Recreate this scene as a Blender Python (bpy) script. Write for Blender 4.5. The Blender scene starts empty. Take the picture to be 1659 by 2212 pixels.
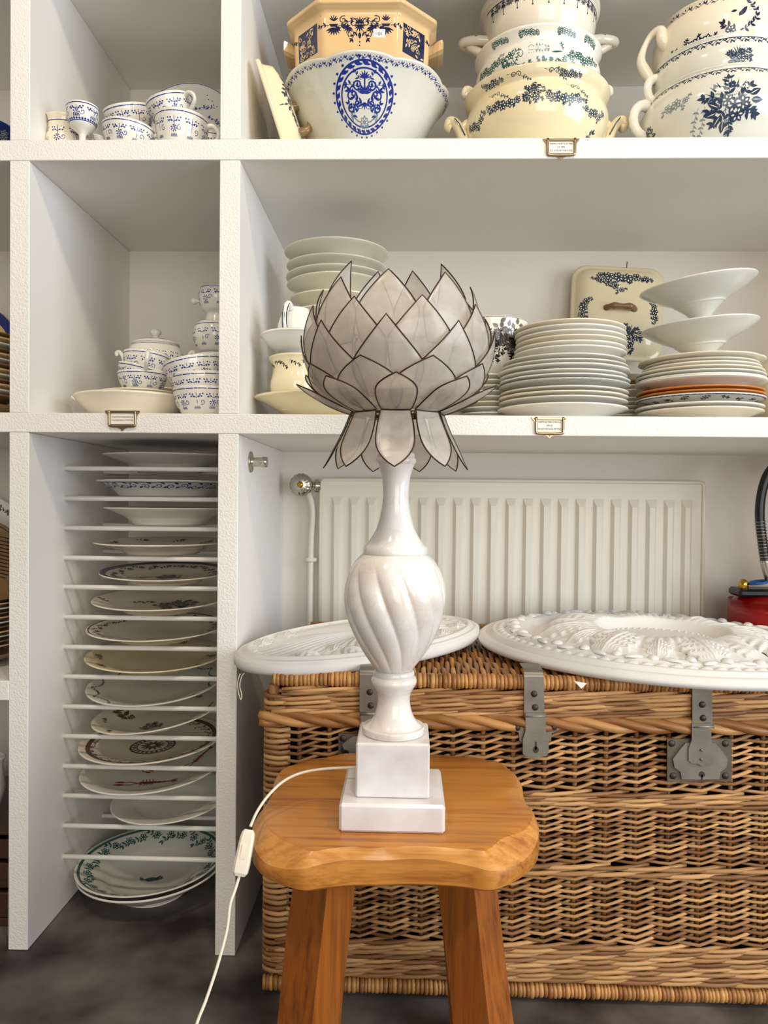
import bpy, math, random
from mathutils import Vector, Matrix
import numpy as np

PI = math.pi
sc = bpy.context.scene
col = sc.collection
rnd = random.Random(7)

# ------------------------------------------------------------------ camera
YAW, PITCH, ROLL, FPX = .0292947, -.0148559, .00954914, 1630.43
_cy, _sy, _cp, _sp, _c, _s = math.cos(YAW), math.sin(YAW), math.cos(PITCH), math.sin(PITCH), math.cos(ROLL), math.sin(ROLL)
_xr = Vector((_cy, _sy, 0)); FW = Vector((-_sy*_cp, _cy*_cp, _sp)); _up = Vector((_sy*_sp, -_cy*_sp, _cp))
RT = _c*_xr + _s*_up; UP = _c*_up - _s*_xr
CAM = Vector((0, 0, .944))
cam_data = bpy.data.cameras.new('camera')
cam_data.sensor_fit = 'VERTICAL'; cam_data.sensor_height = 36.0; cam_data.lens = FPX/2212*36.0
cam_data.clip_start = .02
cam = bpy.data.objects.new('camera', cam_data); col.objects.link(cam)
cam.matrix_world = Matrix(((RT.x, UP.x, -FW.x, CAM.x), (RT.y, UP.y, -FW.y, CAM.y), (RT.z, UP.z, -FW.z, CAM.z), (0, 0, 0, 1)))
sc.camera = cam

# ------------------------------------------------------------------ world, lights, exposure
w = bpy.data.worlds.new('world'); sc.world = w; w.use_nodes = True
bg = w.node_tree.nodes['Background']; bg.inputs[0].default_value = (1.0, .95, .88, 1); bg.inputs[1].default_value = .13
sc.view_settings.view_transform = 'Standard'; sc.view_settings.look = 'None'
sc.view_settings.gamma = 1.0; sc.view_settings.use_curve_mapping = False
sc.view_settings.exposure = 0.25
def area(name, loc, target, sx, sy, power, color):
    l = bpy.data.lights.new(name, 'AREA'); l.shape = 'RECTANGLE'; l.size = sx; l.size_y = sy
    l.energy = power; l.color = color
    o = bpy.data.objects.new(name, l); col.objects.link(o); o.location = loc
    o.rotation_euler = (Vector(target) - Vector(loc)).to_track_quat('-Z', 'Y').to_euler()
    return o
area('shop_window_light', (3.1, -.55, 1.45), (-.4, 1.35, .9), 2.2, 2.1, 92, (.84, .92, 1.0))
area('shop_front_light', (.75, -3.0, 1.5), (.1, 1.5, .9), 2.6, 2.2, 68, (1.0, .94, .86))
for i, (lx, ly) in enumerate(((-.75, .15), (.25, .05), (1.15, .2))):
    area('ceiling_lamp_light', (lx, ly, 2.95), (lx, ly + 1.0, 1.0), .16, .16, 11, (1.0, .83, .62))

# ------------------------------------------------------------------ picture measuring helpers
def WY(u, v, Y):
    d = FW + RT*((u - 829.5)/FPX) - UP*((v - 1106)/FPX)
    return CAM + d*(Y/d.y)
def WZ(u, v, Z):
    d = FW + RT*((u - 829.5)/FPX) - UP*((v - 1106)/FPX)
    return CAM + d*((Z - CAM.z)/d.z)

# ------------------------------------------------------------------ materials
MATS = {}
def new_mat(name):
    m = bpy.data.materials.new(name); m.use_nodes = True
    MATS[name] = m
    nt = m.node_tree
    return m, nt, nt.nodes['Principled BSDF']
def rgb(r, g, b):
    f = lambda c: (c/255/12.92) if c/255 <= .04045 else ((c/255 + .055)/1.055)**2.4
    return (f(r), f(g), f(b), 1)
def mat(name, color, rough=.5, spec=.5, metal=0, bump=0, bscale=50, vary=0, vscale=8, vcol=None, coat=0, detail=4, stretch=None):
    m, nt, p = new_mat(name)
    p.inputs['Base Color'].default_value = color
    p.inputs['Roughness'].default_value = rough
    p.inputs['Specular IOR Level'].default_value = spec
    p.inputs['Metallic'].default_value = metal
    if coat: p.inputs['Coat Weight'].default_value = coat; p.inputs['Coat Roughness'].default_value = .05
    N = nt.nodes; L = nt.links
    tc = N.new('ShaderNodeTexCoord'); src = tc.outputs['Object']
    if stretch:
        mp = N.new('ShaderNodeMapping'); mp.inputs['Scale'].default_value = stretch
        L.new(src, mp.inputs[0]); src = mp.outputs[0]
    if vary:
        n = N.new('ShaderNodeTexNoise'); n.inputs['Scale'].default_value = vscale; n.inputs['Detail'].default_value = detail
        L.new(src, n.inputs['Vector'])
        r = N.new('ShaderNodeValToRGB'); r.color_ramp.elements[0].position = .5 - vary; r.color_ramp.elements[1].position = .5 + vary
        r.color_ramp.elements[0].color = vcol if vcol else tuple(c*.7 for c in color[:3]) + (1,)
        r.color_ramp.elements[1].color = color
        L.new(n.outputs['Fac'], r.inputs[0]); L.new(r.outputs[0], p.inputs['Base Color'])
    if bump:
        n = N.new('ShaderNodeTexNoise'); n.inputs['Scale'].default_value = bscale; n.inputs['Detail'].default_value = 3
        L.new(src, n.inputs['Vector'])
        b = N.new('ShaderNodeBump'); b.inputs['Strength'].default_value = bump; b.inputs['Distance'].default_value = .002
        L.new(n.outputs['Fac'], b.inputs['Height']); L.new(b.outputs[0], p.inputs['Normal'])
    return m

mat('paint_rough', rgb(238, 235, 230), .62, .3, bump=.75, bscale=260)
mat('paint', rgb(238, 236, 231), .5, .35, bump=.06, bscale=90)
mat('back_paint', rgb(232, 226, 216), .6, .3, bump=.05, bscale=60)
mat('dowel', rgb(238, 236, 232), .4, .4)
mat('concrete', rgb(116, 110, 104), .5, .4, bump=.2, bscale=60, vary=.16, vscale=5.0, vcol=rgb(40, 35, 31), detail=10)
mat('alabaster_block', rgb(238, 234, 233), .2, .5, vary=.22, vscale=16, vcol=rgb(208, 200, 198), detail=4)
mat('brass', rgb(170, 154, 126), .3, .5, metal=1)
mat('bright_brass', rgb(200, 160, 70), .25, .5, metal=1)
mat('steel', rgb(150, 146, 136), .4, .5, metal=.6, bump=.1, bscale=200, vary=.3, vscale=18, vcol=rgb(118, 110, 98))
mat('steel_dark', rgb(122, 114, 100), .45, .5, metal=.6, bump=.12, bscale=160, vary=.3, vscale=22, vcol=rgb(88, 78, 66))
mat('chrome', rgb(190, 184, 172), .22, .5, metal=1)
mat('rivet', rgb(70, 62, 56), .5, .5, metal=.6)
mat('plaster', rgb(222, 220, 216), .75, .2, bump=.12, bscale=120)
mat('radiator', rgb(232, 226, 212), .38, .45, vary=.4, vscale=3, vcol=rgb(224, 217, 200))
mat('pipe_paint', rgb(226, 220, 208), .45, .4)
mat('red_paint', rgb(150, 8, 10), .28, .5)
mat('black_plastic', rgb(18, 17, 18), .35, .5)
mat('blue_plastic', rgb(24, 96, 160), .4, .5)
mat('cord', rgb(228, 220, 202), .42, .4)
mat('wire', rgb(62, 42, 30), .45, .5, metal=.5)
mat('card', rgb(240, 236, 228), .7, .2)
mat('ink', rgb(30, 28, 28), .7, .1)
mat('twine', rgb(225, 215, 195), .8, .1)
mat('hollow_shade', rgb(28, 18, 12), .9, .05)  # near-black colour for the shade inside the hamper, no cloth
# glazes
mat('glaze_white', rgb(236, 234, 226), .1, .55, vary=.4, vscale=6, vcol=rgb(228, 225, 214))
mat('glaze_grey', rgb(222, 222, 214), .12, .55, vary=.4, vscale=6, vcol=rgb(212, 211, 200))
mat('glaze_cream', rgb(232, 222, 188), .1, .55, vary=.4, vscale=5, vcol=rgb(224, 210, 172))
mat('glaze_ivory', rgb(236, 229, 212), .1, .55, vary=.4, vscale=5, vcol=rgb(227, 218, 197))
mat('glaze_tan', rgb(226, 196, 148), .1, .55, vary=.4, vscale=5, vcol=rgb(216, 182, 132))
mat('glaze_celadon', rgb(224, 219, 200), .12, .55, vary=.4, vscale=5, vcol=rgb(214, 208, 186))
mat('glaze_orange', rgb(196, 122, 52), .2, .5)
mat('glaze_brown', rgb(150, 118, 78), .2, .5, vary=.4, vscale=9, vcol=rgb(112, 84, 54))
mat('print_navy', rgb(30, 36, 70), .15, .5)
mat('print_blue', rgb(36, 54, 140), .15, .5)
mat('print_cobalt', rgb(22, 40, 120), .15, .5)
mat('print_slate', rgb(46, 62, 84), .15, .5)
mat('print_slate_light', rgb(128, 142, 150), .15, .5)
mat('print_teal', rgb(58, 98, 92), .15, .5)
mat('print_black', rgb(34, 32, 32), .15, .5)
mat('print_grey', rgb(112, 108, 102), .15, .5)
mat('print_red', rgb(140, 44, 24), .15, .5)
mat('print_brown', rgb(92, 64, 44), .15, .5)
mat('print_green', rgb(100, 108, 78), .15, .5)
mat('sticker', rgb(236, 230, 234), .6, .3)

# alabaster: veined, translucent
m, nt, p = new_mat('alabaster')
N, L = nt.nodes, nt.links
tc = N.new('ShaderNodeTexCoord')
n1 = N.new('ShaderNodeTexNoise'); n1.inputs['Scale'].default_value = 9; n1.inputs['Detail'].default_value = 3; n1.inputs['Distortion'].default_value = .8
n2 = N.new('ShaderNodeTexVoronoi'); n2.feature = 'DISTANCE_TO_EDGE'; n2.inputs['Scale'].default_value = 17
mx = N.new('ShaderNodeMix'); mx.data_type = 'VECTOR'; mx.inputs['Factor'].default_value = .18
L.new(tc.outputs['Object'], n1.inputs['Vector']); L.new(tc.outputs['Object'], mx.inputs[4]); L.new(n1.outputs['Color'], mx.inputs[5]); L.new(mx.outputs[1], n2.inputs['Vector'])
r1 = N.new('ShaderNodeValToRGB'); r1.color_ramp.elements[0].position = .3; r1.color_ramp.elements[1].position = .62
r1.color_ramp.elements[0].color = rgb(220, 210, 201); r1.color_ramp.elements[1].color = rgb(240, 236, 232)
r2 = N.new('ShaderNodeValToRGB'); r2.color_ramp.elements[0].position = .0; r2.color_ramp.elements[1].position = .05
r2.color_ramp.elements[0].color = (.74, .70, .68, 1); r2.color_ramp.elements[1].color = (1, 1, 1, 1)
mm = N.new('ShaderNodeMix'); mm.data_type = 'RGBA'; mm.blend_type = 'MULTIPLY'; mm.inputs['Factor'].default_value = .26
L.new(n1.outputs['Fac'], r1.inputs[0]); L.new(n2.outputs['Distance'], r2.inputs[0])
L.new(r1.outputs[0], mm.inputs[6]); L.new(r2.outputs[0], mm.inputs[7]); L.new(mm.outputs[2], p.inputs['Base Color'])
p.inputs['Roughness'].default_value = .12; p.inputs['Specular IOR Level'].default_value = .55
for q in ('alabaster', 'alabaster_block'):
    p = MATS[q].node_tree.nodes['Principled BSDF']
    p.inputs['Subsurface Weight'].default_value = .35; p.inputs['Subsurface Scale'].default_value = .02
    p.inputs['Subsurface Radius'].default_value = (1.0, .8, .7)

# capiz shell: thin, translucent, pearly
m, nt, p = new_mat('capiz')
N, L = nt.nodes, nt.links
tc = N.new('ShaderNodeTexCoord')
n1 = N.new('ShaderNodeTexNoise'); n1.inputs['Scale'].default_value = 22; n1.inputs['Detail'].default_value = 6; n1.inputs['Distortion'].default_value = 2.2
L.new(tc.outputs['Object'], n1.inputs['Vector'])
r1 = N.new('ShaderNodeValToRGB'); r1.color_ramp.elements[0].position = .3; r1.color_ramp.elements[1].position = .7
r1.color_ramp.elements[0].color = rgb(222, 215, 204); r1.color_ramp.elements[1].color = rgb(248, 246, 242)
L.new(n1.outputs['Fac'], r1.inputs[0]); L.new(r1.outputs[0], p.inputs['Base Color'])
p.inputs['Roughness'].default_value = .2; p.inputs['Specular IOR Level'].default_value = .95
p.inputs['Sheen Weight'].default_value = .12
b = N.new('ShaderNodeBump'); b.inputs['Strength'].default_value = .22; b.inputs['Distance'].default_value = .002
L.new(n1.outputs['Fac'], b.inputs['Height']); L.new(b.outputs[0], p.inputs['Normal'])
tl = N.new('ShaderNodeBsdfTranslucent'); tl.inputs[0].default_value = rgb(245, 238, 228)
tr = N.new('ShaderNodeBsdfTransparent'); tr.inputs[0].default_value = (.93, .91, .88, 1)
m1 = N.new('ShaderNodeMixShader'); m1.inputs[0].default_value = .42
m2 = N.new('ShaderNodeMixShader'); m2.inputs[0].default_value = .52
out = N['Material Output']
L.new(p.outputs[0], m1.inputs[1]); L.new(tl.outputs[0], m1.inputs[2])
L.new(m1.outputs[0], m2.inputs[1]); L.new(tr.outputs[0], m2.inputs[2]); L.new(m2.outputs[0], out.inputs[0])

# willow: each rod a little different
def willow(name, a, b_, rough=.5):
    m, nt, p = new_mat(name); N, L = nt.nodes, nt.links
    g = N.new('ShaderNodeNewGeometry'); tc = N.new('ShaderNodeTexCoord')
    mp = N.new('ShaderNodeMapping'); mp.inputs['Scale'].default_value = (14, 60, 90)
    n = N.new('ShaderNodeTexNoise'); n.inputs['Scale'].default_value = 1.2; n.inputs['Detail'].default_value = 5
    L.new(tc.outputs['Object'], mp.inputs[0]); L.new(mp.outputs[0], n.inputs['Vector'])
    ad = N.new('ShaderNodeMath'); ad.operation = 'MULTIPLY_ADD'; ad.inputs[1].default_value = .75; 
    oi = N.new('ShaderNodeObjectInfo'); m7 = N.new('ShaderNodeMath'); m7.operation = 'MULTIPLY_ADD'; m7.inputs[1].default_value = 7.31; L.new(oi.outputs['Random'], m7.inputs[0]); L.new(g.outputs['Random Per Island'], m7.inputs[2])
    fr_ = N.new('ShaderNodeMath'); fr_.operation = 'FRACT'; L.new(m7.outputs[0], fr_.inputs[0]); L.new(fr_.outputs[0], ad.inputs[0])
    sc_ = N.new('ShaderNodeMath'); sc_.operation = 'MULTIPLY'; sc_.inputs[1].default_value = .22
    L.new(n.outputs['Fac'], sc_.inputs[0]); L.new(sc_.outputs[0], ad.inputs[2])
    r = N.new('ShaderNodeValToRGB'); r.color_ramp.elements[0].position = .1; r.color_ramp.elements[1].position = .85
    r.color_ramp.elements[0].color = a; r.color_ramp.elements[1].color = b_
    L.new(ad.outputs[0], r.inputs[0]); L.new(r.outputs[0], p.inputs['Base Color'])
    p.inputs['Roughness'].default_value = rough; p.inputs['Specular IOR Level'].default_value = .4
    return m
willow('willow', rgb(112, 70, 36), rgb(204, 158, 104))
willow('willow_dark', rgb(92, 56, 30), rgb(170, 120, 74))
willow('willow_rim', rgb(138, 90, 46), rgb(202, 150, 90), .4)

# honey-varnished wood
def wood(name, light, dark, scale, rough):
    m, nt, p = new_mat(name); N, L = nt.nodes, nt.links
    tc = N.new('ShaderNodeTexCoord'); mp = N.new('ShaderNodeMapping'); mp.inputs['Scale'].default_value = scale
    n = N.new('ShaderNodeTexNoise'); n.inputs['Scale'].default_value = 3; n.inputs['Detail'].default_value = 5; n.inputs['Distortion'].default_value = .25
    n2 = N.new('ShaderNodeTexNoise'); n2.inputs['Scale'].default_value = 13; n2.inputs['Detail'].default_value = 2
    n3 = N.new('ShaderNodeTexNoise'); n3.inputs['Scale'].default_value = 5; n3.inputs['Detail'].default_value = 2
    L.new(tc.outputs['Object'], mp.inputs[0]); L.new(mp.outputs[0], n.inputs['Vector']); L.new(mp.outputs[0], n2.inputs['Vector']); L.new(tc.outputs['Object'], n3.inputs['Vector'])
    ad = N.new('ShaderNodeMath'); ad.operation = 'MULTIPLY_ADD'; ad.inputs[1].default_value = .35
    L.new(n2.outputs['Fac'], ad.inputs[0]); L.new(n.outputs['Fac'], ad.inputs[2])
    ad2 = N.new('ShaderNodeMath'); ad2.operation = 'MULTIPLY_ADD'; ad2.inputs[1].default_value = .5
    L.new(n3.outputs['Fac'], ad2.inputs[0]); L.new(ad.outputs[0], ad2.inputs[2])
    r = N.new('ShaderNodeValToRGB'); r.color_ramp.elements[0].position = .62; r.color_ramp.elements[1].position = 1.0
    r.color_ramp.elements[0].color = dark; r.color_ramp.elements[1].color = light
    L.new(ad2.outputs[0], r.inputs[0]); L.new(r.outputs[0], p.inputs['Base Color'])
    p.inputs['Roughness'].default_value = rough; p.inputs['Specular IOR Level'].default_value = .5
    p.inputs['Coat Weight'].default_value = .25; p.inputs['Coat Roughness'].default_value = .22
    return m
wood('stool_wood', rgb(198, 131, 55), rgb(142, 79, 24), (1.2, 26, 26), .34)
wood('stool_worn', rgb(214, 152, 78), rgb(166, 98, 36), (1.2, 26, 26), .3)
wood('leg_wood', rgb(156, 88, 30), rgb(104, 53, 15), (30, 30, 1.0), .34)
wood('dark_wood', rgb(70, 42, 26), rgb(36, 22, 14), (2, 20, 20), .5)

# ------------------------------------------------------------------ mesh building
class MB:
    def __init__(s): s.v = []; s.f = []; s.m = []; s.sm = []
    def add(s, verts, faces, mi=0, smooth=True):
        o = len(s.v); s.v.extend(verts)
        for f in faces: s.f.append([i + o for i in f]); s.m.append(mi); s.sm.append(smooth)
    def mesh(s, name, mats):
        me = bpy.data.meshes.new(name)
        me.from_pydata([tuple(p) for p in s.v], [], s.f)
        for q in mats: me.materials.append(MATS[q])
        me.polygons.foreach_set('material_index', s.m); me.polygons.foreach_set('use_smooth', s.sm)
        me.update(); return me
    def build(s, name, mats, parent=None, loc=None, rot=None):
        if isinstance(mats, str): mats = [mats]
        o = bpy.data.objects.new(name, s.mesh(name, mats)); col.objects.link(o)
        if parent is not None: o.parent = parent
        if loc is not None: o.location = loc
        if rot is not None: o.rotation_euler = rot
        return o
def tag(o, label=None, cat=None, group=None, kind=None):
    if label: o['label'] = label
    if cat: o['category'] = cat
    if group: o['group'] = group
    if kind: o['kind'] = kind
    return o
def thing(name, label, cat, loc=(0, 0, 0), rot=(0, 0, 0), group=None):
    o = bpy.data.objects.new(name, None); col.objects.link(o); o.empty_display_size = .05
    o.location = loc; o.rotation_euler = rot
    return tag(o, label, cat, group)
def put(name, me, parent=None, loc=(0, 0, 0), rot=(0, 0, 0), scale=(1, 1, 1)):
    o = bpy.data.objects.new(name, me); col.objects.link(o); o.location = loc; o.rotation_euler = rot; o.scale = scale
    if parent is not None: o.parent = parent
    return o

def box(mb, x0, x1, y0, y1, z0, z1, bv=.001, mi=0, front_mi=None):
    # bevelled box; front face (low y) may take its own material
    def ring(ix, iy, z):
        return [(x0 + ix, y0 + iy, z), (x1 - ix, y0 + iy, z), (x1 - ix, y1 - iy, z), (x0 + ix, y1 - iy, z)]
    # bevel as 24-vertex chamfered box
    b = bv
    P = {}
    V = []
    for sx in (0, 1):
        for sy in (0, 1):
            for sz in (0, 1):
                X = (x0, x1)[sx]; Y = (y0, y1)[sy]; Z = (z0, z1)[sz]
                dx, dy, dz = (b, -b)[sx], (b, -b)[sy], (b, -b)[sz]
                P[sx, sy, sz, 'x'] = len(V); V.append((X, Y + dy, Z + dz))
                P[sx, sy, sz, 'y'] = len(V); V.append((X + dx, Y, Z + dz))
                P[sx, sy, sz, 'z'] = len(V); V.append((X + dx, Y + dy, Z))
    F = []
    g = lambda *k: P[k]
    F.append([g(0,0,0,'x'), g(0,0,1,'x'), g(0,1,1,'x'), g(0,1,0,'x')]); F.append([g(1,0,0,'x'), g(1,1,0,'x'), g(1,1,1,'x'), g(1,0,1,'x')])
    F.append([g(0,0,0,'y'), g(1,0,0,'y'), g(1,0,1,'y'), g(0,0,1,'y')]); F.append([g(0,1,0,'y'), g(0,1,1,'y'), g(1,1,1,'y'), g(1,1,0,'y')])
    F.append([g(0,0,0,'z'), g(0,1,0,'z'), g(1,1,0,'z'), g(1,0,0,'z')]); F.append([g(0,0,1,'z'), g(1,0,1,'z'), g(1,1,1,'z'), g(0,1,1,'z')])
    for a in (0, 1):
        for c in (0, 1):
            e = [g(a,c,0,'x'), g(a,c,0,'y'), g(a,c,1,'y'), g(a,c,1,'x')]; F.append(e if a == c else e[::-1])
            e = [g(a,0,c,'x'), g(a,0,c,'z'), g(a,1,c,'z'), g(a,1,c,'x')]; F.append(e if a != c else e[::-1])
            e = [g(0,a,c,'y'), g(0,a,c,'z'), g(1,a,c,'z'), g(1,a,c,'y')]; F.append(e if a == c else e[::-1])
            for d in (0, 1):
                e = [g(a,c,d,'x'), g(a,c,d,'y'), g(a,c,d,'z')]; F.append(e if (a + c + d) % 2 == 1 else e[::-1])
    mb.add(V, F, mi, False)
    if front_mi is not None: mb.m[len(mb.m) - len(F) + 2] = front_mi

def spline(pts, n):
    # Catmull-Rom through pts, n samples for each span
    P = [Vector(p) for p in pts]; out = []
    for i in range(len(P) - 1):
        a = P[i - 1] if i else P[0]*2 - P[1]; b = P[i]; c = P[i + 1]; d = P[i + 2] if i + 2 < len(P) else P[-1]*2 - P[-2]
        for k in range(n):
            t = k/n
            out.append(.5*((2*b) + (c - a)*t + (2*a - 5*b + 4*c - d)*t*t + (3*b - a - 3*c + d)*t**3))
    out.append(P[-1]); return out
def tube(mb, pts, rad, seg=8, mi=0, closed=False, flat=1.0, caps=True, ref=None):
    P = [Vector(p) for p in pts]; n = len(P)
    R = rad if callable(rad) else (lambda t: rad)
    V = []; F = []
    prev = None
    for i, p in enumerate(P):
        if closed: t = P[(i + 1) % n] - P[i - 1]
        else: t = P[min(i + 1, n - 1)] - P[max(i - 1, 0)]
        t.normalize()
        if prev is None:
            a = Vector(ref) if ref else (Vector((0, 0, 1)) if abs(t.z) < .9 else Vector((1, 0, 0)))
            u = (a - t*a.dot(t)).normalized()
        else: u = (prev - t*prev.dot(t)).normalized()
        prev = u; w_ = t.cross(u)
        r = R(i/max(n - 1, 1))
        for k in range(seg):
            a = 2*PI*k/seg
            V.append(p + u*(r*math.cos(a)) + w_*(r*flat*math.sin(a)))
    m_ = n if closed else n - 1
    for i in range(m_):
        j = (i + 1) % n
        for k in range(seg):
            l = (k + 1) % seg
            F.append([i*seg + k, i*seg + l, j*seg + l, j*seg + k])
    if caps and not closed:
        F.append([k for k in range(seg)][::-1]); F.append([(n - 1)*seg + k for k in range(seg)])
    mb.add(V, F, mi, True)
def lathe(mb, prof, seg=48, rmod=None, zmod=None, mi=0, ex=1.0, ey=1.0):
    # prof: (r, z) list from the outside bottom round to the inside
    V = []; F = []; n = len(prof)
    for i, (r, z) in enumerate(prof):
        for k in range(seg):
            th = 2*PI*k/seg
            q = r*(rmod(th, i, z) if rmod else 1); zz = z + (zmod(th, i, r) if zmod else 0)
            V.append((q*math.cos(th)*ex, q*math.sin(th)*ey, zz))
    for i in range(n - 1):
        for k in range(seg):
            l = (k + 1) % seg
            F.append([i*seg + k, i*seg + l, (i + 1)*seg + l, (i + 1)*seg + k])
    if prof[0][0] > 1e-6: F.append([k for k in range(seg)][::-1])
    if prof[-1][0] > 1e-6: F.append([(n - 1)*seg + k for k in range(seg)])
    mb.add(V, F, mi, True)
def smooth_prof(pts, n=4):
    return [(max(p.x, 0), p.y) for p in spline([(a, b, 0) for a, b in pts], n)]

# ------------------------------------------------------------------ prints: flat shapes wrapped on a glazed surface
class Ink:
    def __init__(s): s.p = []
    def poly(s, pts, mi=1, lay=0): s.p.append((pts, mi, lay))
    def leaf(s, x, y, a, Ln, W, mi=1, lay=0):
        ca, sa = math.cos(a), math.sin(a); pts = []
        for t, q in ((0, 0), (.2, .7), (.45, 1), (.75, .6), (1, 0), (.75, -.6), (.45, -1), (.2, -.7)):
            u, v = t*Ln, q*W/2
            pts.append((x + ca*u - sa*v, y + sa*u + ca*v))
        s.poly(pts, mi, lay)
    def dot(s, x, y, r, mi=1, lay=0, n=7):
        s.poly([(x + r*math.cos(2*PI*k/n), y + r*math.sin(2*PI*k/n)) for k in range(n)], mi, lay)
    def stroke(s, pts, wd, mi=1, lay=0, taper=False):
        n = len(pts)
        for i in range(n - 1):
            (x0, y0), (x1, y1) = pts[i], pts[i + 1]
            d = math.hypot(x1 - x0, y1 - y0) or 1; nx, ny = -(y1 - y0)/d, (x1 - x0)/d
            w0 = wd*(1 - i/n if taper else 1)/2; w1 = wd*(1 - (i + 1)/n if taper else 1)/2
            s.poly([(x0 + nx*w0, y0 + ny*w0), (x0 - nx*w0, y0 - ny*w0), (x1 - nx*w1, y1 - ny*w1), (x1 + nx*w1, y1 + ny*w1)], mi, lay)
    def ring(s, x, y, r, wd, mi=1, lay=0, n=36, ky=1.0):
        s.stroke([(x + r*math.cos(2*PI*k/n), y + ky*r*math.sin(2*PI*k/n)) for k in range(n + 1)], wd, mi, lay)
    def spiral(s, x, y, r, turns, a0, dr, wd, mi=1, lay=0):
        n = int(14*turns)
        s.stroke([(x + r*(1 - k/n*.85)*math.cos(a0 + dr*2*PI*turns*k/n), y + r*(1 - k/n*.85)*math.sin(a0 + dr*2*PI*turns*k/n)) for k in range(n + 1)], wd, mi, lay)
    def flower(s, x, y, r, n=6, mi=1, lay=0, eye=2, a0=0.):
        for k in range(n): s.leaf(x, y, a0 + 2*PI*k/n, r, r*.8, mi, lay)
        for k in range(n): s.leaf(x + .3*r*math.cos(a0 + 2*PI*k/n), y + .3*r*math.sin(a0 + 2*PI*k/n), a0 + 2*PI*k/n, r*.45, r*.26, eye, lay + 1)
        s.dot(x, y, r*.2, mi, lay + 1)
    def sprig(s, x, y, a, Ln, n, lw, mi=1, curl=0., lay=0, wd=.0009, r=None):
        pts = [(x, y)]; q = a
        for i in range(n):
            q += curl/n; x += Ln/n*math.cos(q); y += Ln/n*math.sin(q); pts.append((x, y))
            sd = 1 if i % 2 else -1
            s.leaf(x, y, q + sd*.9, lw*1.8, lw*.8, mi, lay)
            if i % 2 == 0: s.leaf(x, y, q - sd*1.0, lw*1.3, lw*.6, mi, lay)
        s.leaf(x, y, q, lw*1.8, lw*.8, mi, lay)
        s.stroke(pts, wd, mi, lay)
    def palmette(s, x, y, a, r, mi=1, lay=0, n=7):
        for k in range(n):
            b = a + (k - (n - 1)/2)*.42
            s.leaf(x, y, b, r*(1 - .09*abs(k - (n - 1)/2)), r*.22, mi, lay)
    def blit(s, o, dx, dy, ang=0., sc_=1., flip=False):
        ca, sa = math.cos(ang)*sc_, math.sin(ang)*sc_
        for pts, mi, lay in o.p:
            q = [((-x if flip else x), y) for x, y in pts]
            if flip: q = q[::-1]
            s.p.append(([(dx + ca*x - sa*y, dy + sa*x + ca*y) for x, y in q], mi, lay))
class Wrap:
    # a turned surface: arc length t along the outer profile (from its low end), angle theta
    def __init__(s, prof, rmod=None, ex=1., ey=1., zmod=None):
        s.p = prof; s.rmod = rmod; s.ex = ex; s.ey = ey; s.zmod = zmod
        s.t = [0]
        for a, b in zip(prof, prof[1:]): s.t.append(s.t[-1] + math.hypot(b[0] - a[0], b[1] - a[1]))
        s.len = s.t[-1]
    def at(s, th, t):
        t = min(max(t, 0), s.len - 1e-6)
        i = 0
        while s.t[i + 1] < t: i += 1
        k = (t - s.t[i])/max(s.t[i + 1] - s.t[i], 1e-9)
        r = s.p[i][0]*(1 - k) + s.p[i + 1][0]*k; z = s.p[i][1]*(1 - k) + s.p[i + 1][1]*k
        q = r*(s.rmod(th, i, z) if s.rmod else 1)
        return Vector((q*math.cos(th)*s.ex, q*math.sin(th)*s.ey, z + (s.zmod(th, i, r) if s.zmod else 0)))
    def stamp(s, mb, ink, th0, t0, flip=1, off=.00022, rad=None, outward=True):
        r0 = rad or (s.at(th0, t0).to_2d().length)
        for pts, mi, lay in ink.p:
            V = []
            for a, b in pts:
                th = th0 + flip*a/r0; t = t0 + b
                p = s.at(th, t); e = 1e-3
                n = (s.at(th + e, t) - s.at(th - e, t)).cross(s.at(th, min(t + e, s.len)) - s.at(th, max(t - e, 0)))
                n.normalize()
                if not outward: n = -n
                V.append(p + n*(off*(1 + lay*.8) + (0 if t > 0 else 0)))
            mb.add(V, [list(range(len(V)))], mi, False)
class Flat:
    # a level surface at height z of local coordinates
    def __init__(s, f): s.f = f
    def stamp(s, mb, ink, x0, y0, ang=0., off=.0003):
        ca, sa = math.cos(ang), math.sin(ang)
        for pts, mi, lay in ink.p:
            V = []
            for a, b in pts:
                x, y = x0 + ca*a - sa*b, y0 + sa*a + ca*b
                V.append(s.f(x, y, off*(1 + lay*.8)))
            mb.add(V, [list(range(len(V)))], mi, False)
ORD = ['topmost', 'second', 'third', 'fourth', 'fifth', 'sixth', 'seventh', 'eighth', 'ninth', 'tenth', 'eleventh', 'twelfth', 'thirteenth', 'fourteenth', 'fifteenth', 'sixteenth', 'seventeenth', 'eighteenth', 'nineteenth', 'twentieth', 'twenty-first']

# ------------------------------------------------------------------ setting
D, YB = 1.535, 2.098
XA0, XA1, XC0, XC1 = -.820, -.779, -.386, -.3444
Z_TOP1, Z_TOP0, Z_MID1, Z_MID0 = 1.676, 1.6343, 1.1186, 1.0782
Z_UP0 = WY(200, -133, D).z; Z_UP1 = Z_UP0 + .041
XL, XR = -1.30, 1.25
mb = MB(); mb.add([(-3, -3.2, 0), (3.2, -3.2, 0), (3.2, YB + .03, 0), (-3, YB + .03, 0)], [[0, 1, 2, 3]], 0, False)
tag(mb.build('floor', 'concrete'), 'dark stained concrete floor', kind='structure')
mb = MB(); box(mb, -3, 3.2, YB + .012, YB + .1, 0, 2.9); tag(mb.build('wall_back', 'back_paint'), 'off-white wall behind the shelving', kind='structure')

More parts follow.
